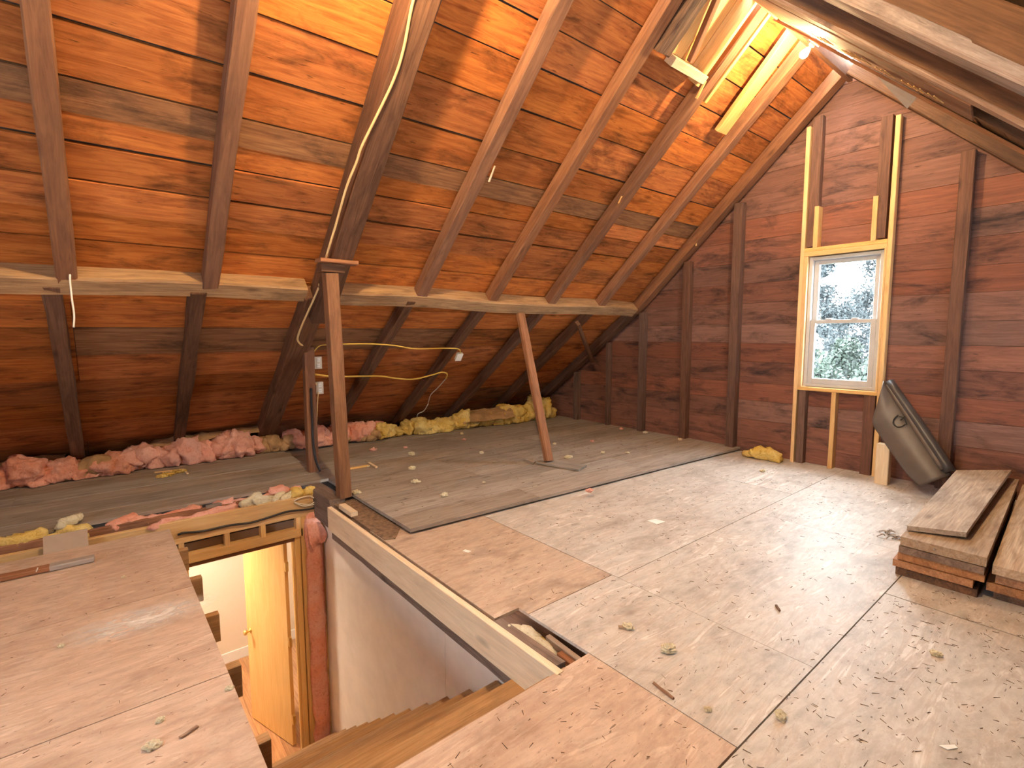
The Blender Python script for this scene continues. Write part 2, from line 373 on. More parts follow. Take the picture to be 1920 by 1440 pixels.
sheath('l', LS, LN, [-.02, .28, .6, .98, 1.34, 1.70, 2.1, 2.5, 2.9, 3.3], lambda i, y, s: 'roof_grey' if random.random() < .15 else 'roof', brk, ceil_l)
sheath('r', RS, RN, [0.]+[.27*i for i in range(1, 24)], lambda i, y, s: 'roof_brown' if random.random() < .8 else 'roof_grey', [-1.8, -.9, .1, 1., 1.9, 2.85, 3.76, 4.65], ceil_r)
slab('ridge_board', [V((AX-.02, YB, AZ+.10)), V((AX+.02, YB, AZ+.10)), V((AX+.02, YW, AZ+.10)), V((AX-.02, YW, AZ+.10))], .15, M['rafter'], ceil_l, along=(0, 1, 0), nrm=(0, 0, 1))

# left rafters: upper run, then the lower run that starts behind the purlin
lo_y = [-2.65, -1.8, -.98, -.18, .67, 1.57, 2.50, 3.46, 4.38, 5.26, 6.19]
for i, y in enumerate(raf_y):
    big = abs(y-1.58) < .1
    wd = .18 if big else (.11 if i < 5 else .12)
    dp = .225 if big else DEP-.004
    if i == 10: wd, dp = .15, .13
    s1 = 3.66 if big else (3.40 if i != 10 else 3.50)
    if big: y = 1.615
    b = bar('rafter', US(.03, y, (DEP-.004)-dp/2), US(s1, y + random.uniform(-.015, .015), (DEP-.004)-dp/2), wd, dp, UN, M['rafter_dark' if big else 'rafter'], ceil_l, .008, 9, .005)
    if big: b['label'] = 'wide dark main rafter with cable stapled along it'
    y2 = lo_y[i]; wd2 = .20 if big else (.105 if i != 10 else .15)
    bar('rafter', LS(-.02, y2, .055), LS(3.0, y2 + random.uniform(-.03, .03), .055), wd2, .118 if not big else .16, LN, M['rafter_dark'], ceil_l, .012, 9, .008)
# right rafters
for y, wd, m in ((-2.7, .13, 'rafter'), (-1.8, .13, 'rafter'), (-.9, .13, 'rafter'), (.1, .13, 'rafter'), (1., .13, 'rafter'), (1.9, .13, 'rafter'), (2.80, .17, 'bark'), (3.76, .14, 'bark'), (4.66, .10, 'rafter'), (6.19, .15, 'rafter')):
    dp = .12 if m == 'rafter' else .15
    bar('rafter', RS(.03, y, DEP-.004-dp/2), RS(6.1, y, DEP-.004-dp/2), wd, dp, RN, M['roof_brown'], ceil_r, .008, 14, .004)
    if m == 'bark': bar('lit_bark_strip', RS(.05, y+.005, DEP-.004-dp-.008), RS(6.0, y+.005, DEP-.004-dp-.008), wd+.004, .07 if y < 3 else .03, RN, M['bark'], ceil_r, .012, 24, .005)  # pale bark strip paints the lit underside; the brown body paints the unlit sides

# ------------------------------------------------------------------ gable walls
def zr(x):
    """underside of the roof boards above x"""
    h = DEP/math.cos(math.atan(.92))
    if x > AX: return AZ + .165 - .94*(x-AX)
    if x > -4.66: return AZ + h + .92*(x-AX)
    return 1.80 + .149 + .74*(x+4.62)
def xl(z):
    z0 = AZ + DEP/math.cos(math.atan(.92)) + .92*(-4.66-AX)
    return (z - AZ - DEP/math.cos(math.atan(.92)))/.92 + AX if z > z0 else (z-1.949)/.74 - 4.62
def xr(z): return AX - (z-AZ-.165)/.94
def gable(name, yf, yo, holes, mat, courses, parent_name=None):
    """boards from z=-.02 up; yf inner face, yo outer"""
    root = struct_empty(name, (AX, yf, 0))
    sgn = 1 if yo > yf else -1
    for z0, z1 in zip(courses, courses[1:]):
        L0, L1, R0, R1 = xl(z0), xl(z1-.003), xr(z0), xr(z1-.003)
        cuts = [h for h in holes if h[2] < z1 and h[3] > z0]
        def piece(xa0, xa1, xb0, xb1, za, zb):
            if zb-za < .01: return
            q = [V((xa0, yf, za)), V((xb0, yf, za)), V((xb1, yf, zb)), V((xa1, yf, zb))]
            dy = sgn*random.uniform(0, .006)
            slab('wall_board', [p+V((0, dy, 0)) for p in q], .022, M[mat], root, along=(1, 0, 0), nrm=(0, -sgn, 0))
        zt = z1-.003
        if not cuts:
            xm = random.choice((-3.19, -1.05)) if 0 < z0 < 3 else None
            if xm and L1 < xm < R1:
                piece(L0, L1, xm-.001, xm-.001, z0, zt); piece(xm+.001, xm+.001, R0, R1, z0, zt)
            else: piece(L0, L1, R0, R1, z0, zt)
        else:
            h = cuts[0]
            piece(L0, L1, h[0], h[0], z0, zt); piece(h[1], h[1], R0, R1, z0, zt)
            if z0 < h[2]: piece(h[0], h[0], h[1], h[1], z0, h[2])
            if zt > h[3]: piece(h[0], h[0], h[1], h[1], h[3], zt)
    # outer cladding, one sheet with the openings left free
    ya = yf + sgn*.03; vs_, fs = [], []
    X0, X1 = -7.6, 3.2
    prof = [(X0, -3.2)]
    def quad(x0, x1, z0, z1f0, z1f1):
        k = len(vs_)
        vs_.extend([(x0, ya, z0), (x1, ya, z0), (x1, ya, z1f1), (x0, ya, z1f0)]); fs.append((k, k+1, k+2, k+3))
    xs = sorted(set([X0, -4.66, AX, X1] + [v for h in holes for v in h[:2]]))
    for a, b in zip(xs, xs[1:]):
        hh = [h for h in holes if h[0] <= a and h[1] >= b]
        zt0, zt1 = zr(a+1e-4)+.03, zr(b-1e-4)+.03
        if hh:
            quad(a, b, -.4, hh[0][2], hh[0][2]); quad(a, b, hh[0][3], zt0, zt1)
        elif zt0 > -.4 or zt1 > -.4: quad(a, b, -.4, max(zt0, -.3), max(zt1, -.3))
    wmesh('cladding', vs_, fs, M['backing'], root)
    return root
WX0, WX1, WZ0, WZ1 = -2.37, -1.63, .885, 2.315          # window opening
cour = [-.02, .17, .42, .66, .88, 1.14, 1.37, 1.60, 1.86, 2.10, 2.36, 2.62, 2.87, 3.14, 3.38, 3.63, 3.87, 4.09, 4.29]
wall_far = gable('wall_far', YW, YW+.1, [(WX0, WX1, WZ0, WZ1)], 'gable', cour)
BWIN = (-1.35, -.45, .85, 2.20)
wall_near = gable('wall_near', YB, YB-.1, [BWIN], 'gable', cour)
def stud(x, z0, z1, wd, mat, d=.095, y=None, lab=None):
    o = bx('stud', x-wd/2, x+wd/2, (y or YW)-d, (y or YW)-.001, z0, z1, M[mat], wall_far, .004, 2, .002, 4)
    if lab: o['label'] = lab
    return o
def under(x): return min(zr(x)-.165, AZ-.05)
for x, wd, d in ((-5.87, .09, .09), (-5.20, .06, .08), (-4.56, .085, .10), (-3.85, .095, .10), (-3.17, .105, .11)):
    stud(x, .03, (under(x-.05) if x > -4.66 else 1.80+.74*(x+4.62))-.02, wd, 'stud', d)
stud(-2.415, .0, under(-2.5)-.02, .04, 'pine', .10, lab='new pine stud beside the window')
stud(-2.34, .0, .86, .075, 'stud', .09); stud(-2.33, 2.44, under(-2.43)-.0, .10, 'stud', .085)
stud(-1.605, .0, under(-1.55)-.06, .04, 'pine', .10, lab='new pine stud beside the window')
stud(-1.69, .0, .86, .10, 'stud', .09); stud(-1.70, 2.44, under(-1.62)-.1, .10, 'stud', .085)
stud(-2.02, .0, .845, .045, 'pine', .10, lab='short pine cripple stud under the sill')
stud(-2.285, 2.42, 2.86, .045, 'pine', .115); stud(-1.745, 2.42, 2.86, .045, 'pine', .115)
stud(-1.06, .0, under(-1.0)-.02, .10, 'stud', .10); stud(-.2, .0, under(-.15)-.02, .1, 'stud', .10); stud(.7, 0, under(.75)-.02, .1, 'stud', .10); stud(1.5, 0, under(1.55)-.02, .1, 'stud', .1)
bx('window_header', -2.395, -1.625, YW-.10, YW-.001, 2.335, 2.385, M['pine'], wall_far)
bx('window_header', -2.395, -1.625, YW-.10, YW-.001, 2.386, 2.425, M['pine'], wall_far)
bx('rough_sill', -2.395, -1.625, YW-.10, YW-.001, .845, .885, M['pine'], wall_far)
bx('jack_stud', -2.395, -2.355, YW-.10, YW-.001, .886, 2.334, M['pine'], wall_far, axis=2)
bx('jack_stud', -1.645, -1.625, YW-.10, YW-.001, .886, 2.334, M['pine'], wall_far, axis=2)
# small shim on the gable rafter
p = on_u(1307, 457, -.012); bar('shim', p+V((0, -.02, -.03)), p+V((0, -.02, .05)), .02, .012, (0, -1, 0), M['pine'], ceil_l)

# window_1 : double hung
win = struct_empty('window_1', ((WX0+WX1)/2, YW-.02, WZ0)); win['label'] = 'white double hung window with streaked dirty glass'
y0, y1 = YW-.055, YW+.05
a0, a1, b0, b1 = -2.35, -1.65, .892, 2.325
for nm, q in (('window_frame', (a0, a0+.035, b0, b1)), ('window_frame', (a1-.035, a1, b0, b1)), ('window_frame', (a0+.035, a1-.035, b1-.035, b1)), ('window_sill', (a0+.035, a1-.035, b0, b0+.03))):
    bx(nm, q[0], q[1], y0, y1, q[2], q[3], M['vinyl'], win, .003)
def sash(x0, x1, z0, z1, ya, yb, st, bot, top, mat):
    root = struct = bx('sash', x0, x0+st, ya, yb, z0, z1, M['vinyl'], win, .003, 2)
    bx('stile', x1-st, x1, ya, yb, z0, z1, M['vinyl'], root, .003, 2)
    bx('rail', x0+st, x1-st, ya, yb, z0, z0+bot, M['vinyl'], root, .003)
    bx('rail', x0+st, x1-st, ya, yb, z1-top, z1, M['vinyl'], root, .003)
    ym = (ya+yb)/2
    o = wmesh('pane', [(x0+st, ym, z0+bot), (x1-st, ym, z0+bot), (x1-st, ym, z1-top), (x0+st, ym, z1-top)], [(0, 1, 2, 3)], mat, root)
    return root
zm = 1.615
sash(a0+.037, a1-.037, b0+.032, zm+.02, y0+.008, y0+.045, .05, .06, .04, M['glass'])
sash(a0+.037, a1-.037, zm-.02, b1-.037, y0+.05, y0+.09, .05, .04, .045, M['glass_clear'])
for x in (-2.13, -1.88): bx('sash_lock', x-.03, x+.03, y0-.002, y0+.03, zm+.02, zm+.035, M['vinyl'], win, .003)
# window in the other gable, behind the photographer
win2 = struct_empty('window_2', (-.9, YB, .7))
for q in ((BWIN[0], BWIN[0]+.06, BWIN[2], BWIN[3]), (BWIN[1]-.06, BWIN[1], BWIN[2], BWIN[3]), (-.93, -.87, BWIN[2], BWIN[3])):
    bx('window_frame', q[0], q[1], YB-.05, YB+.03, q[2], q[3], M['vinyl'], win2, .003, 2)
for q in ((BWIN[2], BWIN[2]+.06), (BWIN[3]-.06, BWIN[3]), (1.52, 1.58)):
    bx('window_frame', BWIN[0]+.06, BWIN[1]-.06, YB-.04, YB+.02, q[0], q[1], M['vinyl'], win2, .003, 0)

# ------------------------------------------------------------------ floor
HX0, HX1, HY0, HY1 = -4.78, -1.52, .38, 1.53               # stair opening
floor = struct_empty('floor', (0, 0, 0))
PLY = .016
def deck(name, q, mat, th=PLY, z=0., gap=.003, parent=floor):
    """q: polygon of (x, y)"""
    c = (sum(a for a, b in q)/len(q), sum(b for a, b in q)/len(q))
    pts = [V((a + (gap if a < c[0] else -gap), b + (gap if b < c[1] else -gap), z)) for a, b in q]
    return slab(name, pts, th, mat, parent, along=(0, 1, 0), nrm=(0, 0, 1))
P_ = M['ply']; W_ = M['ply_daylit']; Q_ = M['ply_pink']
nA, nB = (-2.02, 1.53), (-1.52, 1.715)                       # notch in the plywood beside the opening
hy = 1.715
deck('plywood_sheet', [(-3.6, 1.55), (-2.03, 1.55), (-2.03, hy), (-1.95, hy), (-1.95, 2.41), (-3.6, 2.41)], P_)
deck('plywood_sheet', [(-3.6, 2.41), (-1.90, 2.41), (-1.90, 4.95), (-3.6, 4.95)], W_)
deck('plywood_sheet', [(-3.6, 4.95), (-1.90, 4.95), (-1.90, YW), (-3.6, YW)], W_)
deck('plywood_sheet', [(-1.95, hy), (-.80, hy), (-.80, 2.41), (-1.95, 2.41)], W_, gap=.0015)
deck('plywood_sheet', [(-1.90, 2.41), (-.80, 2.41), (-.80, 4.2), (-1.90, 4.2)], W_, gap=.001)
deck('plywood_sheet', [(-1.90, 4.2), (-.80, 4.2), (-.80, YW), (-1.90, YW)], W_, gap=.0015)
deck('plywood_sheet', [(-.80, 1.0), (.42, 1.0), (.42, 3.44), (-.80, 3.44)], W_, gap=.005)
deck('plywood_sheet', [(-.80, 3.44), (.42, 3.44), (.42, YW), (-.80, YW)], W_, gap=.005)
deck('plywood_sheet', [(.42, 1.0), (1.64, 1.0), (1.64, 3.44), (.42, 3.44)], P_)
deck('plywood_sheet', [(.42, 3.44), (1.64, 3.44), (1.64, YW), (.42, YW)], P_)
deck('plywood_sheet', [(-1.52, .2), (-.80, .2), (-.80, hy), (-1.52, hy)], Q_)
deck('plywood_sheet', [(-1.52, YB), (-.80, YB), (-.80, .2), (-1.52, .2)], Q_)
deck('plywood_sheet', [(-.80, YB), (.42, YB), (.42, 1.0), (-.80, 1.0)], Q_)
deck('plywood_sheet', [(.42, YB), (1.64, YB), (1.64, 1.0), (.42, 1.0)], Q_)
for x0, x1 in ((-4.64, -3.47), (-3.47, -2.45), (-2.45, -1.52)):
    deck('plywood_sheet', [(x0, -2.06), (x1, -2.06), (x1, HY0), (x0, HY0)], Q_)
    deck('plywood_sheet', [(x0, YB), (x1, YB), (x1, -2.06), (x0, -2.06)], Q_)
# old grey planks along the eaves, right of the opening (their edge runs a little askew)
eA0, eA1 = -3.33, -3.07
NPL = 13
for k in range(NPL):
    t0, t1 = k/NPL, (k+1)/NPL
    def ex(t, y):
        e = eA0 + (eA1-eA0)*(y-1.63)/4.65
        return e + (-7.2-e)*t
    ys = [1.75 + (0 if k > 2 else .0), random.choice((3.0, 3.9, 4.6)), YW]
    for ya, yb in zip(ys, ys[1:]):
        zz = .045 + random.uniform(0, .004)
        q = [(ex(t1, ya)+.002, ya+.002), (ex(t0, ya)-.002, ya+.002), (ex(t0, yb)-.002, yb-.002), (ex(t1, yb)+.002, yb-.002)]
        slab('floor_plank', [V((a, b, zz)) for a, b in q], .028, M['plank'], floor, along=(0, 1, 0), nrm=(0, 0, 1))
# left of the opening
LZ = .075
xs = [-4.97, -5.24, -5.55, -5.83, -6.14, -6.42, -6.72, -7.2]
for xa, xb in zip(xs, xs[1:]):
    ys = [YB, random.choice((-1.2, -.6)), 1.735]
    for ya, yb in zip(ys, ys[1:]):
        zz = LZ + random.uniform(-.002, .003)
        slab('floor_plank', [V((xb+.001, ya+.001, zz)), V((xa-.001, ya+.001, zz)), V((xa-.001, yb-.001, zz)), V((xb+.001, yb-.001, zz))], .03, M['plank'], floor, along=(0, 1, 0), nrm=(0, 0, 1))
# underside of the attic floor (ceiling of the storey below), left open over the stairs
CZ = -.20
for q in ((-7.3, HX0-.06, YB, YW), (HX0-.06, HX1+.02, YB, HY0-.10), (HX0-.06, HX1+.02, HY1+.22, YW), (HX1+.02, 2.4, YB, YW)):
    bx('subfloor', q[0], q[1], q[2], q[3], CZ-.02, CZ, M['backing'], floor, .001)
# joists under the left deck with their cut ends sticking out into the opening
for x in (-1.98, -2.53, -3.08, -3.63, -4.18):
    bx('joist', x-.025, x+.025, YB, HY0+.05+random.uniform(-.008, .015), -.175, -PLY-.001, M['tread'], floor, .004, 1, .001, 2)
for y in (2.2, 2.8, 3.4, 4., 4.6, 5.2, 5.8): bx('joist', -7., 2., y-.025, y+.025, -.175, -PLY-.012, M['rafter'], floor, .004, 0)
bx('joist', -4.4, 1.9, 1.74, 1.79, -.175, -PLY-.012, M['rafter_dark'], floor, .004, 0, .002, 6)
for y in (.1, -.6, -1.3, -2., -2.7): bx('joist', -1.5, 2., y-.025, y+.025, -.175, -PLY-.012, M['rafter'], floor, .004, 0)
# dirt where the planks were torn up beside the post
slab('dirt_patch', [V((-4.42, 1.56, .006)), V((-3.36, 1.56, .006)), V((-3.33, 1.63, .006)), V((-3.5, 1.76, .006)), V((-4.4, 1.76, .006))], .02, M['dirt'], floor, nrm=(0, 0, 1))
# trimmer boards of the opening
o = bx('trimmer_board', -4.33, -1.50, 1.49, 1.53, -.20, .004, M['pine_pale'], floor, .004, 0, .001, 4); o['label'] = 'pale new lumber trimmer board along the stair opening'
bx('old_trimmer', -4.36, -1.56, 1.535, 1.60, -.305, -.012, M['grey_old'], floor, .006, 0, .005, 14)
bx('sole_beam', -5.5, -4.36, 1.52, 1.66, -.22, .05, M['grey_old'], floor, .008, 0, .005, 6)
bx('header_board', HX0-.045, HX0, HY0-1.2, 1.515, -.14, .0, M['pine'], floor, .004, 1)
bx('header_board', HX0-.045, HX0, YB, HY0-1.21, -.14, -.02, M['pine'], floor, .004, 1)
bx('old_edge_board', HX0-.115, HX0-.075, YB, 1.50, -.16, .045, M['rafter'], floor, .006, 1, .003, 8)
bx('bay_bottom', -4.99, HX0-.05, YB, 1.5, -.20, -.10, M['dirt'], floor, .001)

# ------------------------------------------------------------------ stairwell
LF = -2.53
wr = bx('wall_stairwell_right', -4.86, -1.3, 1.605, 1.63, LF, -.285, M['drywall']); wr['kind'] = 'structure'
o = slab('drywall_sheet', [V((-4.80, 1.602, -.27)), V((-4.80, 1.602, LF)), V((-2.62, 1.602, LF)), V((-2.62, 1.602, -.29+.012)), V((-3.3, 1.602, -.285)), V((-3.9, 1.602, -.262))], .012, M['drywall'], wr, nrm=(0, -1, 0), along=(1, 0, 0))
slab('drywall_sheet', [V((-2.616, 1.602, -.282)), V((-2.616, 1.602, LF)), V((-1.3, 1.602, LF)), V((-1.3, 1.602, -.30)), V((-2.0, 1.602, -.312))], .012, M['drywall'], wr, nrm=(0, -1, 0), along=(1, 0, 0))
wl = bx('wall_stairwell_left', -4.86, -1.3, .27, .30, LF, CZ-.021, M['drywall']); wl['kind'] = 'structure'
wn = bx('wall_stairwell_near', -1.3, -1.27, .27, 1.63, LF, -.2, M['drywall']); wn['kind'] = 'structure'
fl = bx('floor_lower', -7.2, -1.2, -1.6, 2.5, LF-.05, LF-.012, M['laminate']); fl['kind'] = 'structure'
for k in range(26):
    y = -1.5 + k*.15
    bx('laminate_strip', -6.85, -4.2, y+.0008, y+.1492, LF-.012, LF, M['laminate'], fl, .001, 0)
# end wall with the door frame
we = struct_empty('wall_door', (-4.84, .9, LF))
xf0, xf1 = -4.87, -4.785
DY0, DY1 = .50, 1.34                                        # door opening between jambs
bx('top_plate', xf0, xf1, .30, 1.60, -.190, -.142, M['pine'], we, .002, 1)
bx('lower_plate', xf0, xf1, .38, 1.41, -.375, -.300, M['pine'], we, .002, 1)
for y in (.46, .79, 1.075, 1.375): bx('cripple', xf0, xf1, y-.02, y+.02, -.2995, -.1905, M['pine'], we, .002, 2)
bx('back_board', xf0-.014, xf0-.002, .30, 1.6, -.375, -.142, M['card'], we, .001)
bx('stud', xf0, xf1, 1.395, 1.445, LF, -.1905, M['pine'], we, .002, 2)
bx('stud', xf0, xf1, 1.565, 1.6, LF, -.1905, M['pine'], we, .002, 2)
bx('stud', xf0, xf1, .36, .45, LF, -.3755, M['pine'], we, .002, 2)
bx('drywall_backing', xf0-.014, xf0-.002, 1.40, 1.62, LF, -.376, M['kraft'], we, .001)
bx('wall_panel', xf0-.014, xf0-.002, -1.6, .44, LF, CZ-.03, M['wallpaint'], we, .001)
bx('wall_panel', xf0-.014, xf0-.002, 1.63, 2.5, LF, CZ-.03, M['wallpaint'], we, .001)
d = struct_empty('door_1', (-4.9, 1.33, LF)); d['label'] = 'varnished wooden door standing open at the foot of the stairs'
bx('door_jamb', xf0-.03, xf1-.02, DY1, DY1+.05, LF, -.3765, M['door'], d, .003, 2)
bx('door_jamb', xf0-.03, xf1-.02, DY0-.05, DY0, LF, -.3765, M['door'], d, .003, 2)
bx('door_head', xf0-.03, xf1-.02, DY0, DY1, -.415, -.3765, M['rafter'], d, .003, 1)
bx('door_stop', xf0+.01, xf0+.05, DY1-.02, DY1, LF, -.416, M['door'], d, .002, 2)
hg = V((-4.93, 1.27, 0)); fe = V((-5.60, 1.055, 0)); dn = V((0, 0, 1)).cross(fe-hg).normalized()
zb, zt = LF+.015, -.43
leaf = slab('door_leaf', [hg+V((0, 0, zb)), fe+V((0, 0, zb)), fe+V((0, 0, zt)), hg+V((0, 0, zt))], .036, M['door'], d, along=(0, 0, 1), nrm=dn if dn.x > 0 else -dn)
nd = dn if dn.x > 0 else -dn
kp = fe + (hg-fe).normalized()*.06 + V((0, 0, LF+1.0))
kn = nd if nd.dot(CAM-kp) > 0 else -nd
z = kn; x = V((0, 0, 1)); y = z.cross(x)
KM = Matrix(((x.x, y.x, z.x, kp.x), (x.y, y.y, z.y, kp.y), (x.z, y.z, z.z, kp.z), (0, 0, 0, 1)))
lathe('door_knob', [(.026, 0), (.026, .005), (.011, .008), (.011, .035), (.022, .042), (.027, .052), (.024, .064), (.012, .070)], KM, M['brass'], leaf, 16)
for hz in (LF+.25, LF+1.05, LF+1.80): bx('hinge', -4.935, -4.895, 1.272, 1.30, hz, hz+.09, M['brass'], d, .003, 2)
# room behind the door
wb = bx('wall_lower_back', -6.88, -6.80, -1.6, 2.5, LF, CZ-.03, M['wallpaint']); wb['kind'] = 'structure'
bb = bx('baseboard_lower', -6.80, -6.782, -1.6, 2.1, LF, LF+.13, M['white']); bb['kind'] = 'structure'
ws = bx('wall_lower_right', -6.80, -4.9, 2.02, 2.08, LF, CZ-.03, M['white']); ws['kind'] = 'structure'
ws2 = bx('wall_lower_left', -6.80, -4.9, -1.66, -1.6, LF, CZ-.03, M['wallpaint']); ws2['kind'] = 'structure'
cl = bx('ceiling_lower', -6.85, -4.89, -1.6, 2.05, CZ-.05, CZ-.025, M['white']); cl['kind'] = 'structure'
t = thing('ceiling_lamp', 'round ceiling lamp in the room below the attic', 'lamp', (-5.9, .3, CZ-.05))
lathe('base', [(.05, -.02), (.16, -.02), (.16, .0), (.05, .0)], Matrix.Translation((-5.9, .3, CZ-.05)), M['white'], t)
lathe('diffuser', [(.02, -.085), (.10, -.075), (.15, -.05), (.155, -.021), (.02, -.021)], Matrix.Translation((-5.9, .3, CZ-.05)), M['lamp'], t)
# stairs
st = thing('staircase', 'steep wooden stairs with worn brown treads going down from the floor opening', 'stairs', (-4.6, .95, LF))
RISE, RUN = .1946, .255
for k in range(1, 13):
    x0 = HX1 - .02 - RUN*k + .0; zt = -RISE*k
    bx('tread', x0-.03, x0+RUN+.0, .31, 1.588, zt-.032, zt, M['tread'], st, .006, 1, .001, 3)
    bx('riser', x0+RUN-.018, x0+RUN, .31, 1.588, zt+.0005, zt+RISE-.034, M['tread'], st, .002, 1)
bar('stringer', V((-1.50, .325, -.20)), V((-4.55, .325, -2.47)), .03, .2, (.6, 0, .8), M['tread'], st)
bar('stringer', V((-1.50, 1.575, -.20)), V((-4.55, 1.575, -2.47)), .03, .2, (.6, 0, .8), M['tread'], st)

# ------------------------------------------------------------------ purlins, posts, braces
def purlin(label, y0, y1, za, zb, x):
    n = 14; vs_, fs = [], []
    for i in range(n+1):
        t = i/n; y = y0+(y1-y0)*t; zc = za+(zb-za)*t + .012*math.sin(t*9) + random.uniform(-.004, .004)
        for (dx, dz) in ((.1, -.012), (.1, .006), (.006, .104), (-.012, .104), (-.104, .0), (-.002, -.104)):
            vs_.append((x+dx+random.uniform(-.004, .004), y, zc+dz+random.uniform(-.004, .004)))
    for i in range(n):
        for j in range(6):
            j2 = (j+1) % 6; fs.append((i*6+j, i*6+j2, i*6+6+j2, i*6+6+j))
    fs.append(tuple(range(6))); fs.append(tuple(range(n*6, n*6+6)))
    # local X must follow the beam for the grain
    c = V((x, (y0+y1)/2, (za+zb)/2)); R = Matrix.Translation(c) @ Matrix.Rotation(math.pi/2, 4, 'Z'); Ri = R.inverted()
    o = mesh('purlin', [Ri @ V(v) for v in vs_], fs, M['purlin'], None, R)
    return tag(o, label, 'beam')
purlin('rough-hewn purlin beam ending at the main rafter on the pink insulation side', YB+.03, 1.475, 1.87, 1.882, -4.65)
purlin('rough-hewn purlin beam between the main rafter and the window gable', 1.69, 6.10, 1.862, 1.832, -4.65)

t = thing('support_post', 'square brown post under the main rafter at the stair opening corner', 'post', (-4.5, 1.72, 0))
pb = at_z(645, 930, .05); pt = at_x(619, 512, -4.22)
bar('shaft', V((pb.x, pb.y, .047)), pt, .105, .105, (1, 0, 0), M['post'], t, .006, 8, .002)
bar('bearing_block', pt+V((0, -.09, .035)), pt+V((0, .10, .035)), .12, .068, (0, 0, 1), M['rafter_dark'], t)
bar('cap_board', pt+V((.07, -.12, .085)), pt+V((.07, .19, .083)), .13, .03, (0, 0, 1), M['brace'], t)
bar('top_block', pt+V((-.0, -.02, .12)), pt+V((-.0, .10, .12)), .08, .035, (0, 0, 1), M['rafter'], t)
# short post carrying the sockets
t = thing('socket_post', 'short weathered post with socket boxes and conduit below the purlin', 'post', (-5.5, 1.80, .05))
b2 = at_z(587, 888, .05); X2 = b2.x; t2 = at_x(577, 650, X2+.05)
bar('shaft', V((b2.x, b2.y, .05)), t2, .10, .09, (1, 0, 0), M['rafter'], t, .006, 6, .003)
tube('conduit', [at_x(583, 728, X2+.08), at_x(585, 780, X2+.075), at_x(587, 830, X2+.075), at_x(592, 862, X2+.08), at_x(600, 884, X2+.10)], .012, M['black'], t)
def socket_box(px, py, label):
    c = at_x(px, py, X2+.02); r = thing('socket_box', label, 'outlet', c+V((0, -.03, -.05)), 'socket boxes on the short post')
    bx('box', c.x-.045, c.x+.02, c.y-.035, c.y+.035, c.z-.06, c.z+.06, M['steel'], r)
    bx('cover_plate', c.x+.0205, c.x+.026, c.y-.038, c.y+.038, c.z-.062, c.z+.062, M['plate'], r, .002, 2)
    for dz in (-.028, .028):
        f = bx('outlet_face', c.x+.0265, c.x+.031, c.y-.017, c.y+.017, c.z+dz-.017, c.z+dz+.017, M['white'], r, .003, 2)
        for dy in (-.007, .007): bx('slot', c.x+.0312, c.x+.0318, c.y+dy-.0015, c.y+dy+.0015, c.z+dz-.006, c.z+dz+.006, M['ink'], f, .0002, 2)
socket_box(595, 680, 'socket box with outlet plate, the upper of the two on the short post')
socket_box(598, 727, 'socket box with outlet plate, the lower of the two on the short post')
# leaning brace with its foot boards
bt, bb_ = at_x(976, 588, -4.57), at_z(1029, 864, .083)
o = tag(bar('leaning_brace', bb_, bt+V((0, 0, -.005)), .105, .06, (1, 0, .2), M['brace'], None, .012, 8, .004), 'reddish wooden brace leaning up to the purlin', 'brace')
for (q, lab) in ((((1005, 866), (1085, 880), (1100, 872), (1020, 858)), 'split foot board lying under the leaning brace'), (((984, 862), (1000, 868), (1004, 864), (990, 858)), 'small wedge beside the foot of the leaning brace')):
    slab('foot_board', [at_z(a, b, .071) for a, b in q], .02, M['plank'], tag(struct_empty('x'), None) if False else None, nrm=(0, 0, 1))
    ob = bpy.context.scene.collection.objects[-1]; tag(ob, lab, 'board')
p0, p1 = on_l(1083, 605, -.0), on_l(1112, 678, .03)
tag(bar('short_strut', at_x(1083, 606, -4.72), at_y(1110, 676, 6.02), .07, .05, (0, -1, 0), M['rafter_dark'], None, .006, 4, .003), 'short dark strut between the purlin and the gable rafter', 'strut')

# ------------------------------------------------------------------ bulb and things fixed to the right slope
def light_bulb(bc, sk, label, mat):
    t = thing('light_bulb', label, 'light bulb', sk)
    zax = (sk-bc).normalized(); xax = V((0, 1, 0)); xax = (xax - zax*xax.dot(zax)).normalized(); yax = zax.cross(xax)
    BM = Matrix(((xax.x, yax.x, zax.x, bc.x), (xax.y, yax.y, zax.y, bc.y), (xax.z, yax.z, zax.z, bc.z), (0, 0, 0, 1)))
    dl = (sk-bc).length
    lathe('glass_bulb', [(.006, -.034), (.018, -.030), (.027, -.018), (.030, -.003), (.027, .014), (.019, .032), (.0145, .045)], BM, mat, t)
    lathe('screw_cap', [(.0145, .0455), (.0145, .065), (.01, .07)], BM, M['brass'], t)
    lathe('socket', [(.021, .062), (.024, .072), (.024, dl), (.021, dl+.005)], BM, M['ceramic'], t)
    lathe('socket_base', [(.05, dl+.005), (.055, dl+.012), (.05, dl+.03)], BM, M['ceramic'], t)
light_bulb(at_y(1508, 101, 4.70), at_y(1524, 82, 4.70), 'lit bare light bulb hanging near the ridge beside the patched opening', M['bulb_b'])
light_bulb(V((-1.93, 1.15, 3.72)), V((-1.93, 1.15, 3.86)), 'lit bare light bulb at the ridge above the stair opening', M['bulb'])
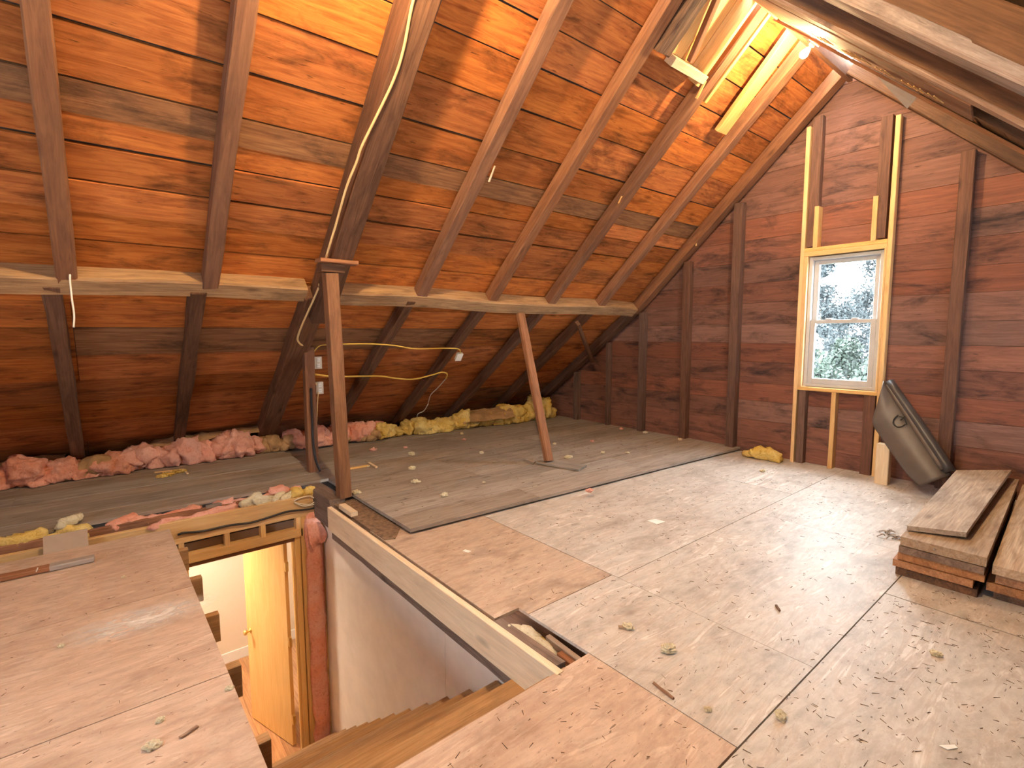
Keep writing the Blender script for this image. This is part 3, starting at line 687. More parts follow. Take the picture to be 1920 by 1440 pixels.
# old ceiling panel under two right-hand rafters
q = [RS(-.02, 3.84, -.06), RS(-.02, 4.60, -.035), RS(.5, 4.62, -.035), RS(1.80, 4.62, -.035), RS(1.98, 3.86, -.06)]
o = slab('ceiling_panel', q, -.012, M['rafter'], None, along=RD, nrm=tuple(RN)); tag(o, 'thin dark wooden panel with nail rows under the right roof slope', 'panel')
k = 0
for (s0, n) in ((.62, 4), (.90, 5), (1.20, 3), (1.42, 6)):
    for j in range(n):
        s = s0 + j*.055; y = 4.38 - .02*j + random.uniform(-.03, .03); h = -.036 - (4.6-y)*.033 - .010
        bar('nail_strip', RS(s, y, h), RS(s-.03, y-.12, h-.004), .009, .006, RN, M['pine'], o, .002)
bar('edge_strip', RS(-.02, 4.615, -.05), RS(2.9, 4.625, -.05), .008, .02, RN, M['rafter'], o, .003, 8, .002)
for dx in range(14):
    pass
o = slab('hanging_flap', [at_y(1633, 126, 4.635), at_y(1724, 176, 4.635), at_y(1712, 192, 4.69), at_y(1702, 203, 4.72), at_y(1660, 158, 4.66)], .006, M['tin'], None); tag(o, 'bent grey sheet flap hanging from the panel edge near the bulb', 'sheet')

# ------------------------------------------------------------------ patched opening near the ridge on the left slope
h0 = DEP-.004
patch = thing('patched_chimney_opening', 'bright new pine boards closing an old chimney hole near the ridge', 'patch', US(.62, 4.1, 0))
for (ya, yb, s1) in ((3.60, 3.80, .60), (3.805, 4.0, .62), (4.005, 4.17, .62), (4.175, 4.33, .62)):
    slab('patch_board', [US(.02, ya+.002, h0-.004), US(.02, yb-.002, h0-.004), US(s1, yb-.002, h0-.004), US(s1, ya+.002, h0-.004)], .016, M['pine'], patch, along=UD, nrm=tuple(UN))
bar('ledger', US(.655, 3.80, .02), US(.655, 4.29, .02), .07, .10, UN, M['pine_pale'], patch, .004)
bar('stick', US(.60, 4.06, .05), US(.05, 3.86, .05), .05, .05, UN, M['rafter'], patch)
bar('trimmer', US(.02, 4.25, .045), US(.72, 4.25, .045), .04, .13, UN, M['pine'], patch, .003)
bar('trimmer', US(.02, 4.50, .05), US(.80, 4.50, .05), .04, .125, UN, M['pine'], patch, .003)
bar('splinter', US(.66, 4.30, -.02), US(.80, 4.32, -.035), .025, .02, UN, M['pine'], patch, .006, 3, .004)
bar('old_timber', US(.02, 3.66, .02), US(.64, 3.63, .02), .13, .16, UN, M['pile_black'], patch, .015, 6, .012)
bar('split_timber', US(.10, 3.80, .04), US(.64, 3.71, .05), .03, .05, UN, M['pile_dark'], patch, .008, 5, .01)
o = bar('nailer_board', US(.03, 5.02, .05), US(.97, 5.08, .05), .17, .05, UN, M['pine'], None, .004, 4, .002); tag(o, 'wide new pine board fixed along the slope beside the bulb', 'board')
for (px, py, ln, m) in ((928, 312, .13, 'pine_pale'), (1166, 368, .07, 'pine')):
    p = on_u(px, py, -.014); o = bar('wood_splinter', p, p+UD*ln + V((0, .01, -.01)), .018, .01, UN, M[m], None, .004, 3, .003)
    tag(o, 'pale splinter peeling off the edge of a rafter' + (' near the main rafter' if px < 1000 else ' towards the gable'), 'splinter')

# ------------------------------------------------------------------ cables
t = thing('roof_cable', 'cream cable running down the main rafter to the socket post', 'cable', on_u(612, 490, -.06))
hh = -.118
pts = [on_u(a, b, hh) for a, b in ((800, -60), (775, 0), (757, 90), (738, 150), (705, 220), (678, 275), (668, 305), (650, 350), (630, 420), (612, 480))]
pts += [at_x(604, 512, -4.42), at_x(597, 540, -4.46), on_l(586, 566, -.07), on_l(567, 608, -.07), on_l(558, 634, -.06), on_l(563, 645, -.05), at_x(573, 650, X2+.10), at_x(580, 660, X2+.07), at_x(583, 690, X2+.07), at_x(586, 712, X2+.07), at_x(593, 721, X2+.06)]
tube('cable_sheath', pts, .009, M['cable_c'], t)
tube('lower_cable', [at_x(597, 735, X2+.05), at_x(595, 760, X2+.06), at_x(594, 800, X2+.05), at_x(596, 850, X2+.05)], .005, M['cable_c'], t)
t = thing('branch_cable', 'yellow cable looping across lower rafters, the upper of two', 'cable', on_l(640, 645, -.02))
pts = [at_x(588, 660, X2+.04), at_x(598, 649, X2+.02), at_x(615, 646, -5.3)] + [on_l(a, b, -.016) for a, b in ((650, 645), (700, 645), (740, 648), (780, 654), (830, 653), (858, 654), (863, 660), (861, 668))]
tube('cable_sheath', pts, .007, M['cable_y'], t)
t = thing('branch_cable', 'thick yellow cable looping across lower rafters, the lower of two', 'cable', on_l(640, 705, -.02))
pts = [at_x(590, 702, X2+.04), at_x(615, 705, -5.4)] + [on_l(a, b, -.018) for a, b in ((650, 706), (710, 705), (740, 709), (775, 711), (810, 703), (828, 698), (838, 701), (836, 710))]
tube('cable_sheath', pts, .010, M['cable_y'], t)
tube('bare_end', [on_l(a, b, -.018) for a, b in ((836, 710), (820, 728), (808, 740), (803, 755))], .005, M['cable_w'], t)
o = tube('white_wire', [on_l(803, 757, -.02), on_l(795, 770, -.02), on_l(783, 777, -.02), on_l(784, 790, -.03), on_l(790, 806, -.05)], .006, M['cable_w']); tag(o, 'white wire end dangling into the yellow insulation', 'wire')
c = on_l(860, 668, -.03)
t = thing('junction_box', 'small pale junction box on a lower rafter', 'junction box', c)
bar('box', c+V((-.03, 0, -.04)), c+V((.03, 0, .04)), .08, .035, LN, M['plate'], t); bar('cover', c+V((-.032, 0, -.043))-LN*.02, c+V((.032, 0, .043))-LN*.02, .088, .004, LN, M['white'], t)
o = tube('hanging_string', [at_x(128, 480, -4.53), at_x(133, 500, -4.53), at_x(131, 520, -4.52), at_x(135, 560, -4.52), at_x(139, 590, -4.52), at_x(138, 614, -4.52)], .006, M['cable_w'], sides=5); tag(o, 'frayed pale string hanging over the purlin', 'string')
o = tube('header_cable', [at_x(a, b, HX0+.012) for a, b in ((333, 1003), (345, 999), (380, 996), (430, 985), (470, 980), (510, 968), (540, 959), (570, 956), (590, 952), (597, 945))], .009, M['black']); tag(o, 'black cable stapled along the pine header above the door', 'cable')
o = tube('wire_coil', [at_x(a, b, HX0+.014) for a, b in ((551, 940), (560, 935), (580, 930), (592, 938), (580, 946), (562, 944), (552, 942), (570, 949), (590, 945), (597, 938))], .004, M['cable_w']); tag(o, 'loop of thin cream wire on the header end', 'wire')
c = at_z(395, 947, .01); t = thing('junction_box', 'square grey steel junction box in the pink insulation strip', 'junction box', c)
bx('box', -4.90, -4.86, c.y-.055, c.y+.055, -.05, .06, M['steel'], t, .006); bx('cover', -4.8595, -4.856, c.y-.058, c.y+.058, -.053, .063, M['steel'], t, .004, 1)

# ------------------------------------------------------------------ insulation
G = 'insulation along the eaves'
Z1, Z2 = LZ+.004, .052
def crease(q, f, sd):
    s_ = V((sd*9.1, sd*3.3, sd*5.7)); n1 = noise.noise(q*f+s_); n2 = noise.noise(q*f*2.3+s_); n3 = noise.noise(q*f*5.5+s_)
    return (.5-abs(n1)*1.6) + (.3-abs(n2))*.55 + n3*.45
def batt(name, path, rx, rz, mat, label, group, amp=.35, freq=7., n=40, sides=18, flat_to=None, cat='insulation', seed=0, paper=None):
    """heap of torn, folded insulation along a path of world points (its underside on the path)"""
    P = spline(path, 12); m = len(P); L_ = sum((P[i+1]-P[i]).length for i in range(m-1)); rr = random.Random(seed)
    bm = bmesh.new(); nb = max(3, int(L_/(rx*.75))) if rx > .07 else max(3, int(L_/.11))
    for b_ in range(nb):
        u = (b_+.5)/nb; p = P[min(m-1, int(u*(m-1)))]; t_ = (P[min(int(u*(m-1))+1, m-1)]-P[max(int(u*(m-1))-1, 0)]).normalized()
        yaw = math.atan2(t_.y, t_.x) + rr.uniform(-.5, .5); k = rr.uniform(.7, 1.15)
        rl, rw, rh = L_/nb*rr.uniform(.7, 1.0), rx*k, rz*k*rr.uniform(.8, 1.2)
        R = Matrix.Rotation(yaw, 4, 'Z') @ Matrix.Rotation(rr.uniform(-.35, .35), 4, 'Y') @ Matrix.Rotation(rr.uniform(-.5, .5), 4, 'X')
        r = bmesh.ops.create_icosphere(bm, subdivisions=4 if rx > .07 else 3, radius=1)
        off = V((rr.uniform(-.2, .2)*rx, 0, 0))
        for v in r['verts']:
            c = v.co.copy(); sq = V([math.copysign(abs(e)**.75, e) for e in c])
            q = R @ V((sq.x*rl, sq.y*rw, sq.z*rh)); d_ = crease(q, freq*.8, seed+b_*1.7)*amp
            q = q*(1+d_) + p + off + V((0, 0, rh*.9)); q.z = max(q.z, p.z+.002); v.co = q
    me = bpy.data.meshes.new(name); o_ = P[m//2]
    for v in bm.verts: v.co -= o_
    bm.to_mesh(me); bm.free(); me.materials.append(mat); me.polygons.foreach_set('use_smooth', [True]*len(me.polygons))
    if paper:
        t = thing(name, label, cat, o_, group)
        f = bpy.data.objects.new('fibre', me); link(f, t, Matrix.Translation(o_)); sheet(paper, t)
        return t
    return tag(link(bpy.data.objects.new(name, me), None, Matrix.Translation(o_)), label, cat, group)
def pp_(px, py, dx, h, z=None):
    p = at_z(px, py, Z1 if z is None else z); p.x = max(p.x, -6.60)+dx; p.z += h; return p
def sheet(pp, parent, mat=None, name='paper_facing', amp=.03, freq=9):
    """crumpled sheet between two polylines of world points"""
    A, B = spline(pp[0], 6), spline(pp[1], 6); nA = min(len(A), len(B)); nB_ = 7; vs_, fs = [], []
    for i in range(nA):
        for j in range(nB_):
            u = j/(nB_-1); q = A[i].lerp(B[i], u); q = q + V((0, 0, math.sin(u*math.pi)*.04))
            q = q + V((noise.noise(q*freq), noise.noise(q*freq+V((5, 1, 2))), noise.noise(q*freq+V((1, 8, 3)))))*amp; vs_.append(q)
    for i in range(nA-1):
        for j in range(nB_-1): fs.append((i*nB_+j, i*nB_+j+1, (i+1)*nB_+j+1, (i+1)*nB_+j))
    o = wmesh(name, vs_, fs, mat or M['kraft'], parent, False)
    md = o.modifiers.new('thickness', 'SOLIDIFY'); md.thickness = .004
    return o
def ef(px, py, z): p = at_z(px, py, z); return p
def path(pts, z, dx=.0):
    out = [at_z(a, b, z)+V((-dx, 0, 0)) for a, b in pts]
    for p in out: p.x = max(p.x, -6.60)
    return out
batt('insulation_batt', path(((-90, 918), (20, 908), (60, 900), (110, 893)), Z1, .14), .17, .105, M['pink'], 'ragged salmon-pink insulation clump at the outer end of the eave row', G, .5, 6, 36, seed=1,
     paper=([pp_(-40, 905, -.26, .12), pp_(60, 893, -.26, .19), pp_(130, 882, -.22, .20)], [pp_(-40, 908, -.10, .18), pp_(60, 896, -.08, .205), pp_(130, 884, -.05, .17)]))
batt('insulation_batt', path(((60, 893), (120, 888), (180, 877), (240, 868)), Z1, .10), .13, .085, M['pink'], 'pink insulation batt crumpled beside the torn brown paper roll', G, .55, 8, 40, seed=2)
batt('insulation_batt', path(((238, 868), (300, 862), (370, 852), (430, 845), (474, 838)), Z1, .13), .15, .12, M['pink_pale'], 'largest pale pink insulation batt with a brown paper backing', G, .55, 6, 56, seed=3,
     paper=([pp_(225, 858, -.20, .16), pp_(300, 850, -.20, .26), pp_(380, 842, -.18, .27), pp_(470, 835, -.14, .29)], [pp_(225, 858, .06, .10), pp_(300, 852, .0, .225), pp_(380, 844, .0, .235), pp_(478, 836, .02, .25)]))
batt('paper_roll', path(((120, 880), (160, 872), (200, 868)), Z1, .25), .12, .08, M['kraft'], 'rolled brown kraft paper tucked behind the pink insulation', G, .3, 7, 24, seed=4, cat='paper')
batt('paper_roll', path(((472, 836), (510, 832), (545, 830), (580, 828)), Z1, .10), .11, .075, M['kraft'], 'crumpled kraft paper roll lying beside the main rafter foot', G, .35, 7, 30, seed=5, cat='paper')
batt('insulation_batt', path(((525, 826), (580, 822), (640, 815), (690, 810)), Z2+.02, .26), .15, .12, M['pink'], 'pink insulation batt behind the two posts', G, .5, 6, 40, seed=6)
batt('paper_roll', path(((600, 836), (640, 832), (680, 828), (715, 824)), Z2, .06), .12, .06, M['kraft'], 'folded kraft paper piece lying behind the support post', G, .3, 8, 26, seed=7, cat='paper')
batt('insulation_batt', path(((704, 819), (740, 818), (778, 812)), Z2, .14), .14, .085, M['yellow'], 'small mustard insulation clump between pink and long yellow batts', G, .6, 8, 30, seed=8)
batt('insulation_batt', path(((788, 815), (830, 810), (878, 803)), Z2, .12), .16, .11, M['yellow'], 'yellow insulation batt at the dangling white wire', G, .6, 6, 34, seed=9)
batt('insulation_batt', path(((868, 806), (910, 800), (965, 796)), Z2, .14), .15, .115, M['yellow'], 'brownish yellow insulation batt with paper facing in the eave row', G, .5, 6, 36, seed=10,
     paper=([pp_(868, 804, -.24, .20, Z2), pp_(915, 800, -.22, .25, Z2), pp_(965, 794, -.22, .27, Z2)], [pp_(868, 806, .02, .10, Z2), pp_(915, 802, .03, .12, Z2), pp_(965, 797, .03, .14, Z2)]))
batt('insulation_batt', path(((958, 795), (1000, 790), (1040, 782)), Z2, .14), .17, .15, M['yellow'], 'tall yellow insulation batt behind the leaning brace', G, .5, 6, 36, seed=11)
G2 = 'insulation strips behind the stair header'
def strip(y0, y1, x, z, r, m, lab, sd, rz=.05): batt('insulation_strip', [V((x, y0, z)), V((x, (y0+y1)/2, z)), V((x, y1, z))], r, rz, m, lab, G2, .5, 14, 24, 12, seed=sd)
strip(.05, .62, -4.925, -.04, .045, M['pink'], 'orange-pink insulation strip in the joist gap left of the steel box', 20)
strip(.72, 1.42, -4.925, -.03, .04, M['pink_pale'], 'pale pink insulation strip in the joist gap right of the steel box', 21)
strip(-.9, -.12, -4.925, -.04, .04, M['yellow'], 'pale yellow insulation strip at the far end of the joist gap', 22, .06)
strip(.32, .85, -4.84, -.04, .03, M['pink_pale'], 'thin pink insulation fringe behind the pine header', 23, .035)
strip(.95, 1.40, -4.845, -.02, .03, M['cream_fluff'], 'yellow insulation fluff on top of the pine header', 24, .045)
strip(1.36, 1.53, -4.83, -.01, .05, M['yellow'], 'frayed yellow insulation tuft at the corner of the header', 25, .04)
batt('insulation_strip', [at_z(112, 993, .07), at_z(130, 985, .085), at_z(152, 976, .08)], .03, .035, M['cream_fluff'], 'small yellow insulation tuft above the brown hardboard plate', G2, .6, 14, 20, 10, seed=26)
# pink batt in the stud bay by the door
vs_, fs = [], []
for i in range(40):
    z = LF+.02 + (-.20-LF)*i/39*.985
    for k in range(7):
        y = 1.448 + .114*k/6; e = math.sin(math.pi*(k+.3)/6.6)
        vs_.append((-4.86 + .05 + .035*e + .03*noise.noise(V((y*18, z*7, 3))) + .012*noise.noise(V((y*40, z*30, 9))), y, z))
for i in range(39):
    for k in range(6): fs.append((i*7+k, i*7+k+1, i*7+8+k, i*7+7+k))
o = wmesh('stud_bay_batt', vs_, fs, M['pink'], None, True); tag(o, 'narrow pink insulation batt filling the stud bay beside the door', 'insulation')
md = o.modifiers.new('thickness', 'SOLIDIFY'); md.thickness = .04; md.offset = -1
t = thing('torn_batt_flap', 'torn pink insulation flap hanging at the top of the stud bay', 'insulation', (-4.76, 1.53, -.2))
sheet(([V((-4.775, 1.44, -.20)), V((-4.74, 1.44, -.30)), V((-4.70, 1.43, -.42)), V((-4.71, 1.47, -.50))], [V((-4.775, 1.555, -.20)), V((-4.74, 1.56, -.30)), V((-4.69, 1.60, -.40)), V((-4.71, 1.55, -.49))]), t, M['pink'], 'fibre', .03, 12)

# ------------------------------------------------------------------ things on the floor by the gable
batt('insulation_scrap', [at_z(1397, 855, .004), at_z(1427, 860, .004), at_z(1458, 865, .004)], .055, .05, M['yellow'], 'flat yellow insulation scrap at the foot of the gable wall', None, .5, 11, 26, 12, seed=30)
o = bx('wood_offcut', -1.53, -1.42, 5.93, 6.03, .0, .40, M['pine_pale'], None, .006, 2); tag(o, 'pinkish wooden offcut standing behind the rolled grey sheet', 'offcut')
# rolled sheet leaning on the gable
RP0, RNm = V((-1.5, 6.10, 1.05)), V((0, -1.05, .38)).normalized()
def onp(px, py, h=0.): return at_plane(px, py, RP0+RNm*h, RNm)
Bl = onp(1722, 913); Bl.z = .004
t = thing('rolled_sheet', 'dark grey sheet, half unrolled, leaning against the gable wall', 'sheet', Bl)
vs_, fs = [], []; nu, nv = 30, 14
lefts = spline([V((a, b, 0)) for a, b in ((1657, 714), (1645, 755), (1636, 792), (1650, 818), (1672, 850), (1700, 888), (1724, 912))], 5)
for i in range(nu+1):
    u = i/nu; l = lefts[min(i, len(lefts)-1)]
    rx_, ry_ = 1664+(1784-1664)*u, 714+(890-714)*u
    for j in range(nv+1):
        v = j/nv; h = .035*math.sin(math.pi*v)
        if u < .4: h += .09*max(0, v-.45)*(1-u/.4)*1.6
        q = onp(rx_+(l.x-rx_)*v, ry_+(l.y-ry_)*v, h); q.z = max(q.z, .004); vs_.append(q)
for i in range(nu):
    for j in range(nv): fs.append((i*(nv+1)+j, i*(nv+1)+j+1, (i+1)*(nv+1)+j+1, (i+1)*(nv+1)+j))
sh = wmesh('sheet', vs_, fs, M['felt'], t, True); md = sh.modifiers.new('thickness', 'SOLIDIFY'); md.thickness = .005
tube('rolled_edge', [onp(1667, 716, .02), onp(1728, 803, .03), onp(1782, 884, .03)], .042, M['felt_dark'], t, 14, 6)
tube('inner_roll', [onp(1663, 722, .035), onp(1719, 806, .045), onp(1768, 880, .045)], .02, M['felt'], t, 12, 6)
def mark(pix):
    P = [onp(a, b, .045) for a, b in pix]
    return P
o = tube('black_mark', mark(((1684, 778), (1677, 785), (1675, 793), (1681, 800), (1690, 800), (1698, 795))), .006, M['ink'], t, 6, 5)
tube('black_mark', mark(((1686, 781), (1694, 783), (1698, 790), (1700, 796))), .005, M['ink'], t, 6, 4)
tube('black_mark', mark(((1688, 788), (1697, 781))), .005, M['ink'], t, 6, 2)

# pile of reclaimed boards
GP = 'pile of reclaimed boards'
def board(corners, z, th, m, label, dz=(0, 0, 0, 0)):
    q = [at_z(a, b, z) + V((0, 0, e)) for (a, b), e in zip(corners, dz)]
    o = slab('old_board', q, th, M[m], None, along=(q[3]-q[0]), nrm=(0, 0, 1)); return tag(o, label, 'board', GP)
def board_w(x0, x1, ya, yb, z0, z1, m, label, skew=0.):
    q = [V((x0, ya, z1)), V((x1, ya, z1)), V((x1+skew, yb, z1)), V((x0+skew, yb, z1))]
    o = slab('old_board', q, z1-z0, M[m], None, along=(0, 1, 0), nrm=(0, 0, 1)); return tag(o, label, 'board', GP)
sk_ = -.10
board_w(-.83, -.45, 3.775, 6.0, .001, .046, 'pile_black', 'blackened board at the very bottom of the larger stack', sk_)
board_w(-.845, -.47, 3.765, 5.95, .052, .094, 'pile_edge', 'orange and black board second from the floor in the larger stack', sk_)
board_w(-.825, -.425, 3.775, 6.0, .099, .142, 'pile_edge', 'reddish board in the middle of the larger stack', sk_)
board_w(-.82, -.428, 3.765, 6.02, .146, .188, 'pile_dark', 'brown board under the thick pale board', sk_)
board_w(-.815, -.422, 3.77, 6.02, .192, .246, 'pile', 'thick pale board with a nail in its end, second from the top', sk_)
q = [V((-.815, 3.90, .282)), V((-.548, 4.0, .294)), V((-.575, 6.02, .318)), V((-.885, 5.72, .304))]
tag(slab('old_board', q, .03, M['pile'], None, along=(0, 1, 0), nrm=(0, 0, 1)), 'loose weathered board on top of the pile', 'board', GP)
board_w(-.39, .03, 3.84, 6.05, .001, .048, 'pile_dark', 'dark board at the bottom of the lower stack', sk_)
board_w(-.418, .0, 3.80, 6.0, .053, .098, 'pile_edge', 'orange edged board in the middle of the lower stack', sk_)
board_w(-.385, .03, 3.81, 6.05, .103, .150, 'pile_edge', 'blotched orange board second from the top of the lower stack', sk_)
board_w(-.40, .02, 3.80, 6.05, .154, .203, 'pile', 'pale weathered board on top of the lower stack', sk_)
p = V((-.65, 3.77, .222)); o = bar('nail', p, p+V((0, -.012, 0)), .008, .008, (0, 0, 1), M['steel'], None, .003); tag(o, 'bent nail in the end of the thick pale board', 'nail')
# pale strip of torn fibres beside the pile
t = thing('torn_lath', 'frayed pale wood strip lying beside the board pile', 'scrap', at_z(1660, 1010, .02))
for k in range(12):
    a = at_z(1690-k*2.6+random.uniform(-3, 3), 1000+random.uniform(-4, 8), .012); b = a+V((random.uniform(-.07, .0), random.uniform(-.08, .02), -.008))
    tube('fibre_strip', [a, a.lerp(b, .5)+V((random.uniform(-.02, .02), random.uniform(-.02, .02), .015)), b], .004, M['plank'], t, 5, 3)

# scrap stick and plates at the edge of the left deck
a, b = at_z(-60, 1097, .02), at_z(177, 1046, .02)
t = thing('scrap_batten', 'brown batten with a grey painted end lying on the left deck', 'batten', (a+b)/2-V((0, 0, .02)))
md_ = a.lerp(b, .62)
bar('bare_end', a, md_, .07, .03, (0, 0, 1), M['brace'], t, .006, 4, .003); bar('painted_end', md_, b, .07, .032, (0, 0, 1), M['tin'], t, .006, 3, .002)
p = at_z(68, 1072, .03); bar('nail', p, p+V((.02, .01, .03)), .006, .006, (1, 0, 0), M['cable_w'], t, .002)
c = at_z(125, 1010, .03)
o = bar('hardboard_plate', V((-4.70, c.y-.12, .035)), V((-4.70, c.y+.12, .035)), .15, .012, (.75, 0, .66), M['card'], None, .004); tag(o, 'brown hardboard plate tilted between deck and header', 'plate')
# small blocks at the post corner
a, b = at_z(640, 945, .012), at_z(662, 957, .012)
o = bar('wood_block', V((-4.22, 1.58, .024)), V((-3.96, 1.58, .024)), .06, .04, (0, 0, 1), M['pine_pale'], None, .004); tag(o, 'small pale wood block on the trimmer by the post', 'block')
# notch contents
o = batt('insulation_scrap', [V((-1.93, 1.59, -.13)), V((-1.88, 1.63, -.11)), V((-1.72, 1.64, -.12))], .05, .05, M['cream_fluff'], 'cream insulation tuft stuffed in the gap beside the opening', None, .6, 14, 24, 12, seed=40)
o = batt('insulation_scrap', [V((-1.99, 1.62, -.15)), V((-1.75, 1.66, -.15)), V((-1.5, 1.66, -.15))], .05, .04, M['yellow'], 'yellow insulation at the bottom of the gap beside the opening', None, .5, 12, 24, 12, seed=41)
bx('lath_bottom', -2.03, -1.4, 1.602, 1.735, -.185, -.165, M['tread'], floor, .002)
bar('cleat', V((-1.78, 1.70, -.05)), V((-1.50, 1.68, -.05)), .03, .04, (0, 0, 1), M['card'], floor, .004)
bar('cleat', V((-1.66, 1.665, -.06)), V((-1.48, 1.655, -.06)), .04, .03, (0, 0, 1), M['brace'], floor, .004)

# holes and loose tufts on the floor
GT = 'loose insulation tufts on the attic floor'
def tuft(px, py, z, r, m, lab, sd, zz=.6):
    c = at_z(px, py, z); bm = bmesh.new(); bmesh.ops.create_icosphere(bm, subdivisions=3, radius=1)
    for v in bm.verts:
        d_ = 1 + .55*noise.noise(v.co*2.3+V((sd, 0, 0))) + .35*noise.noise(v.co*6+V((0, sd, 0)))
        v.co = V((v.co.x*r*d_*1.25, v.co.y*r*d_, max(0, v.co.z*zz+.35)*r*d_))
    me = bpy.data.meshes.new('insulation_tuft'); bm.to_mesh(me); bm.free(); me.materials.append(M[m])
    o = bpy.data.objects.new('insulation_tuft', me); link(o, None, Matrix.Translation(c) @ Matrix.Rotation(sd*1.7, 4, 'Z')); tag(o, lab, 'insulation', GT)
def tufts(z, rows, m, sd0):
    for i, (px, py, r, lab) in enumerate(rows): tuft(px, py, z, r, 'pink_pale' if lab.startswith('pink') or 'pink' in lab.split(' insulation')[0] else m, lab, sd0+i)
PL = 'insulation tuft on the grey planks '
tufts(.049, ((700, 845, .035, 'pinkish ' + PL + 'behind the support post'), (772, 853, .035, 'ragged cream ' + PL + 'between post and yellow insulation'), (773, 880, .035, 'cream ' + PL + 'midway between post and brace'), (760, 840, .02, 'small pinkish ' + PL + 'near the mustard insulation'),
    (833, 930, .03, 'cream ' + PL + 'close to their long cut edge'), (668, 925, .03, 'cream ' + PL + 'touching the support post foot'), (1105, 922, .03, 'pink white insulation tuft lying over the cut edge of the planks'), (780, 905, .03, 'flat cream ' + PL + 'in front of the post'),
    (866, 814, .022, 'tiny cream ' + PL + 'beside the paper faced batt'), (870, 825, .022, 'tiny pinkish ' + PL + 'before the yellow batts'), (903, 850, .025, 'cream ' + PL + 'left of the brace foot shadow'), (1040, 833, .02, 'small cream ' + PL + 'just behind the brace foot'),
    (1110, 828, .02, 'small pink ' + PL + 'behind the split foot board'), (1130, 850, .025, 'cream ' + PL + 'beyond the split foot board'), (1177, 850, .02, 'small cream ' + PL + 'out in the middle towards the gable'), (1165, 805, .025, 'pinkish ' + PL + 'at the foot of the thin gable stud'),
    (1210, 812, .025, 'cream ' + PL + 'below the purlin end at the gable'), (1275, 825, .025, 'cream ' + PL + 'against the gable wall between studs'), (1066, 859, .035, 'large cream ' + PL + 'resting against the foot board'), (690, 875, .02, 'small cream ' + PL + 'beside the yellow offcut'), (907, 905, .012, 'tiny cream ' + PL + 'well in front of the brace')), 'cream_fluff', 1)
PW = 'insulation tuft on the plywood '
tufts(.001, ((1253, 1220, .03, 'largest cream ' + PW + 'near the notch'), (1177, 1177, .022, 'woody brown and cream ' + PW + 'beyond the notch'), (1430, 884, .025, 'cream ' + PW + 'near the gable wall'), (1327, 1332, .012, 'tiny cream ' + PW + 'beside the cross seam'), (1464, 1345, .02, 'cream ' + PW + 'right beside the long seam'), (1755, 1228, .018, 'cream ' + PW + 'in front of the board pile'), (1268, 863, .02, 'cream ' + PW + 'along the plank edge near the gable')), 'cream_fluff', 60)
DK = 'shred of cream fluff on the left deck '
tufts(.001, ((285, 1402, .022, 'long ' + DK + 'beside the dark splinter'), (300, 1352, .014, 'small ' + DK + 'beyond the dark splinter'), (232, 1083, .01, 'tiny ' + DK + 'near the painted batten end'), (115, 1212, .012, 'lone ' + DK + 'in its middle'), (430, 1292, .014, 'thin ' + DK + 'at the opening edge')), 'cream_fluff', 80)
# holes in the planks with insulation coming out
t = thing('plank_hole_tuft', 'yellow insulation poking through a slot in the left planks', 'insulation', at_z(320, 890, LZ))
for k, (px, py) in enumerate(((303, 895), (312, 892), (320, 890), (330, 886), (340, 885))):
    c = at_z(px, py, LZ+.004); bar('fluff_shred', c+V((-.03, -.03, .012)), c+V((.03, .03, .016)), .045, .025, (0, 0, 1), M['yellow'], t, .01, 5, .012)
bar('slot_edge', at_z(290, 886, LZ+.01), at_z(345, 880, LZ+.01), .02, .014, (0, 0, 1), M['pine'], t); bar('slot_edge', at_z(345, 881, LZ+.01), at_z(352, 888, LZ+.01), .02, .014, (0, 0, 1), M['pine_pale'], t)
o = bar('wood_offcut', at_z(655, 879, .06), at_z(691, 873, .06), .035, .02, (0, 0, 1), M['pine'], None, .004); tag(o, 'short yellow offcut beside the foot of the support post', 'offcut')
o = bar('wood_offcut', at_z(692, 868, .06), at_z(706, 876, .06), .025, .02, (0, 0, 1), M['pine_pale'], None, .004); tag(o, 'tiny pale offcut on the grey planks', 'offcut')
for (a, b, wd, lab, m) in (((1225, 1280), (1263, 1310), .012, 'thin dark wood splinter lying on the plywood near the stair head', 'pile_dark'), ((1160, 1175), (1187, 1178), .02, 'stubby wood chip on the middle of the plywood', 'pile'), ((338, 1383), (370, 1362), .012, 'dark twig-like splinter lying on the left deck', 'pile_dark'), ((1455, 1135), (1462, 1145), .012, 'short black chip near the long floor seam', 'pile_dark')):
    o = bar('wood_chip', at_z(a[0], a[1], .006), at_z(b[0], b[1], .006), wd, .009, (0, 0, 1), M[m], None, .002, 3, .002); tag(o, lab, 'wood chip')
for (q, lab) in ((((1213, 976), (1232, 983), (1248, 978), (1229, 973)), 'white paper scrap on the plywood towards the window'), (((1760, 1397), (1777, 1405), (1796, 1402), (1790, 1396)), 'white plastic shard on the plywood in front of the boards'), (((867, 1033), (878, 1036), (884, 1033), (872, 1030)), 'tiny paper scrap on the plywood by the trimmer')):
    o = slab('paper_scrap', [at_z(a, b, .004) for a, b in q], .002, M['white'], None, nrm=(0, 0, 1)); tag(o, lab, 'paper')
m_, nt_, b_ = newmat('plaster_dust'); b_.inputs['Base Color'].default_value = (.85, .83, .8, 1); b_.inputs['Roughness'].default_value = .9
tc_ = N(nt_, 'ShaderNodeTexCoord'); gr_ = N(nt_, 'ShaderNodeTexGradient', gradient_type='SPHERICAL'); mp_ = N(nt_, 'ShaderNodeMapping'); mp_.inputs['Scale'].default_value = (5.5, 2.4, 1); nt_.links.new(tc_.outputs['Object'], mp_.inputs[0]); nt_.links.new(mp_.outputs[0], gr_.inputs[0])
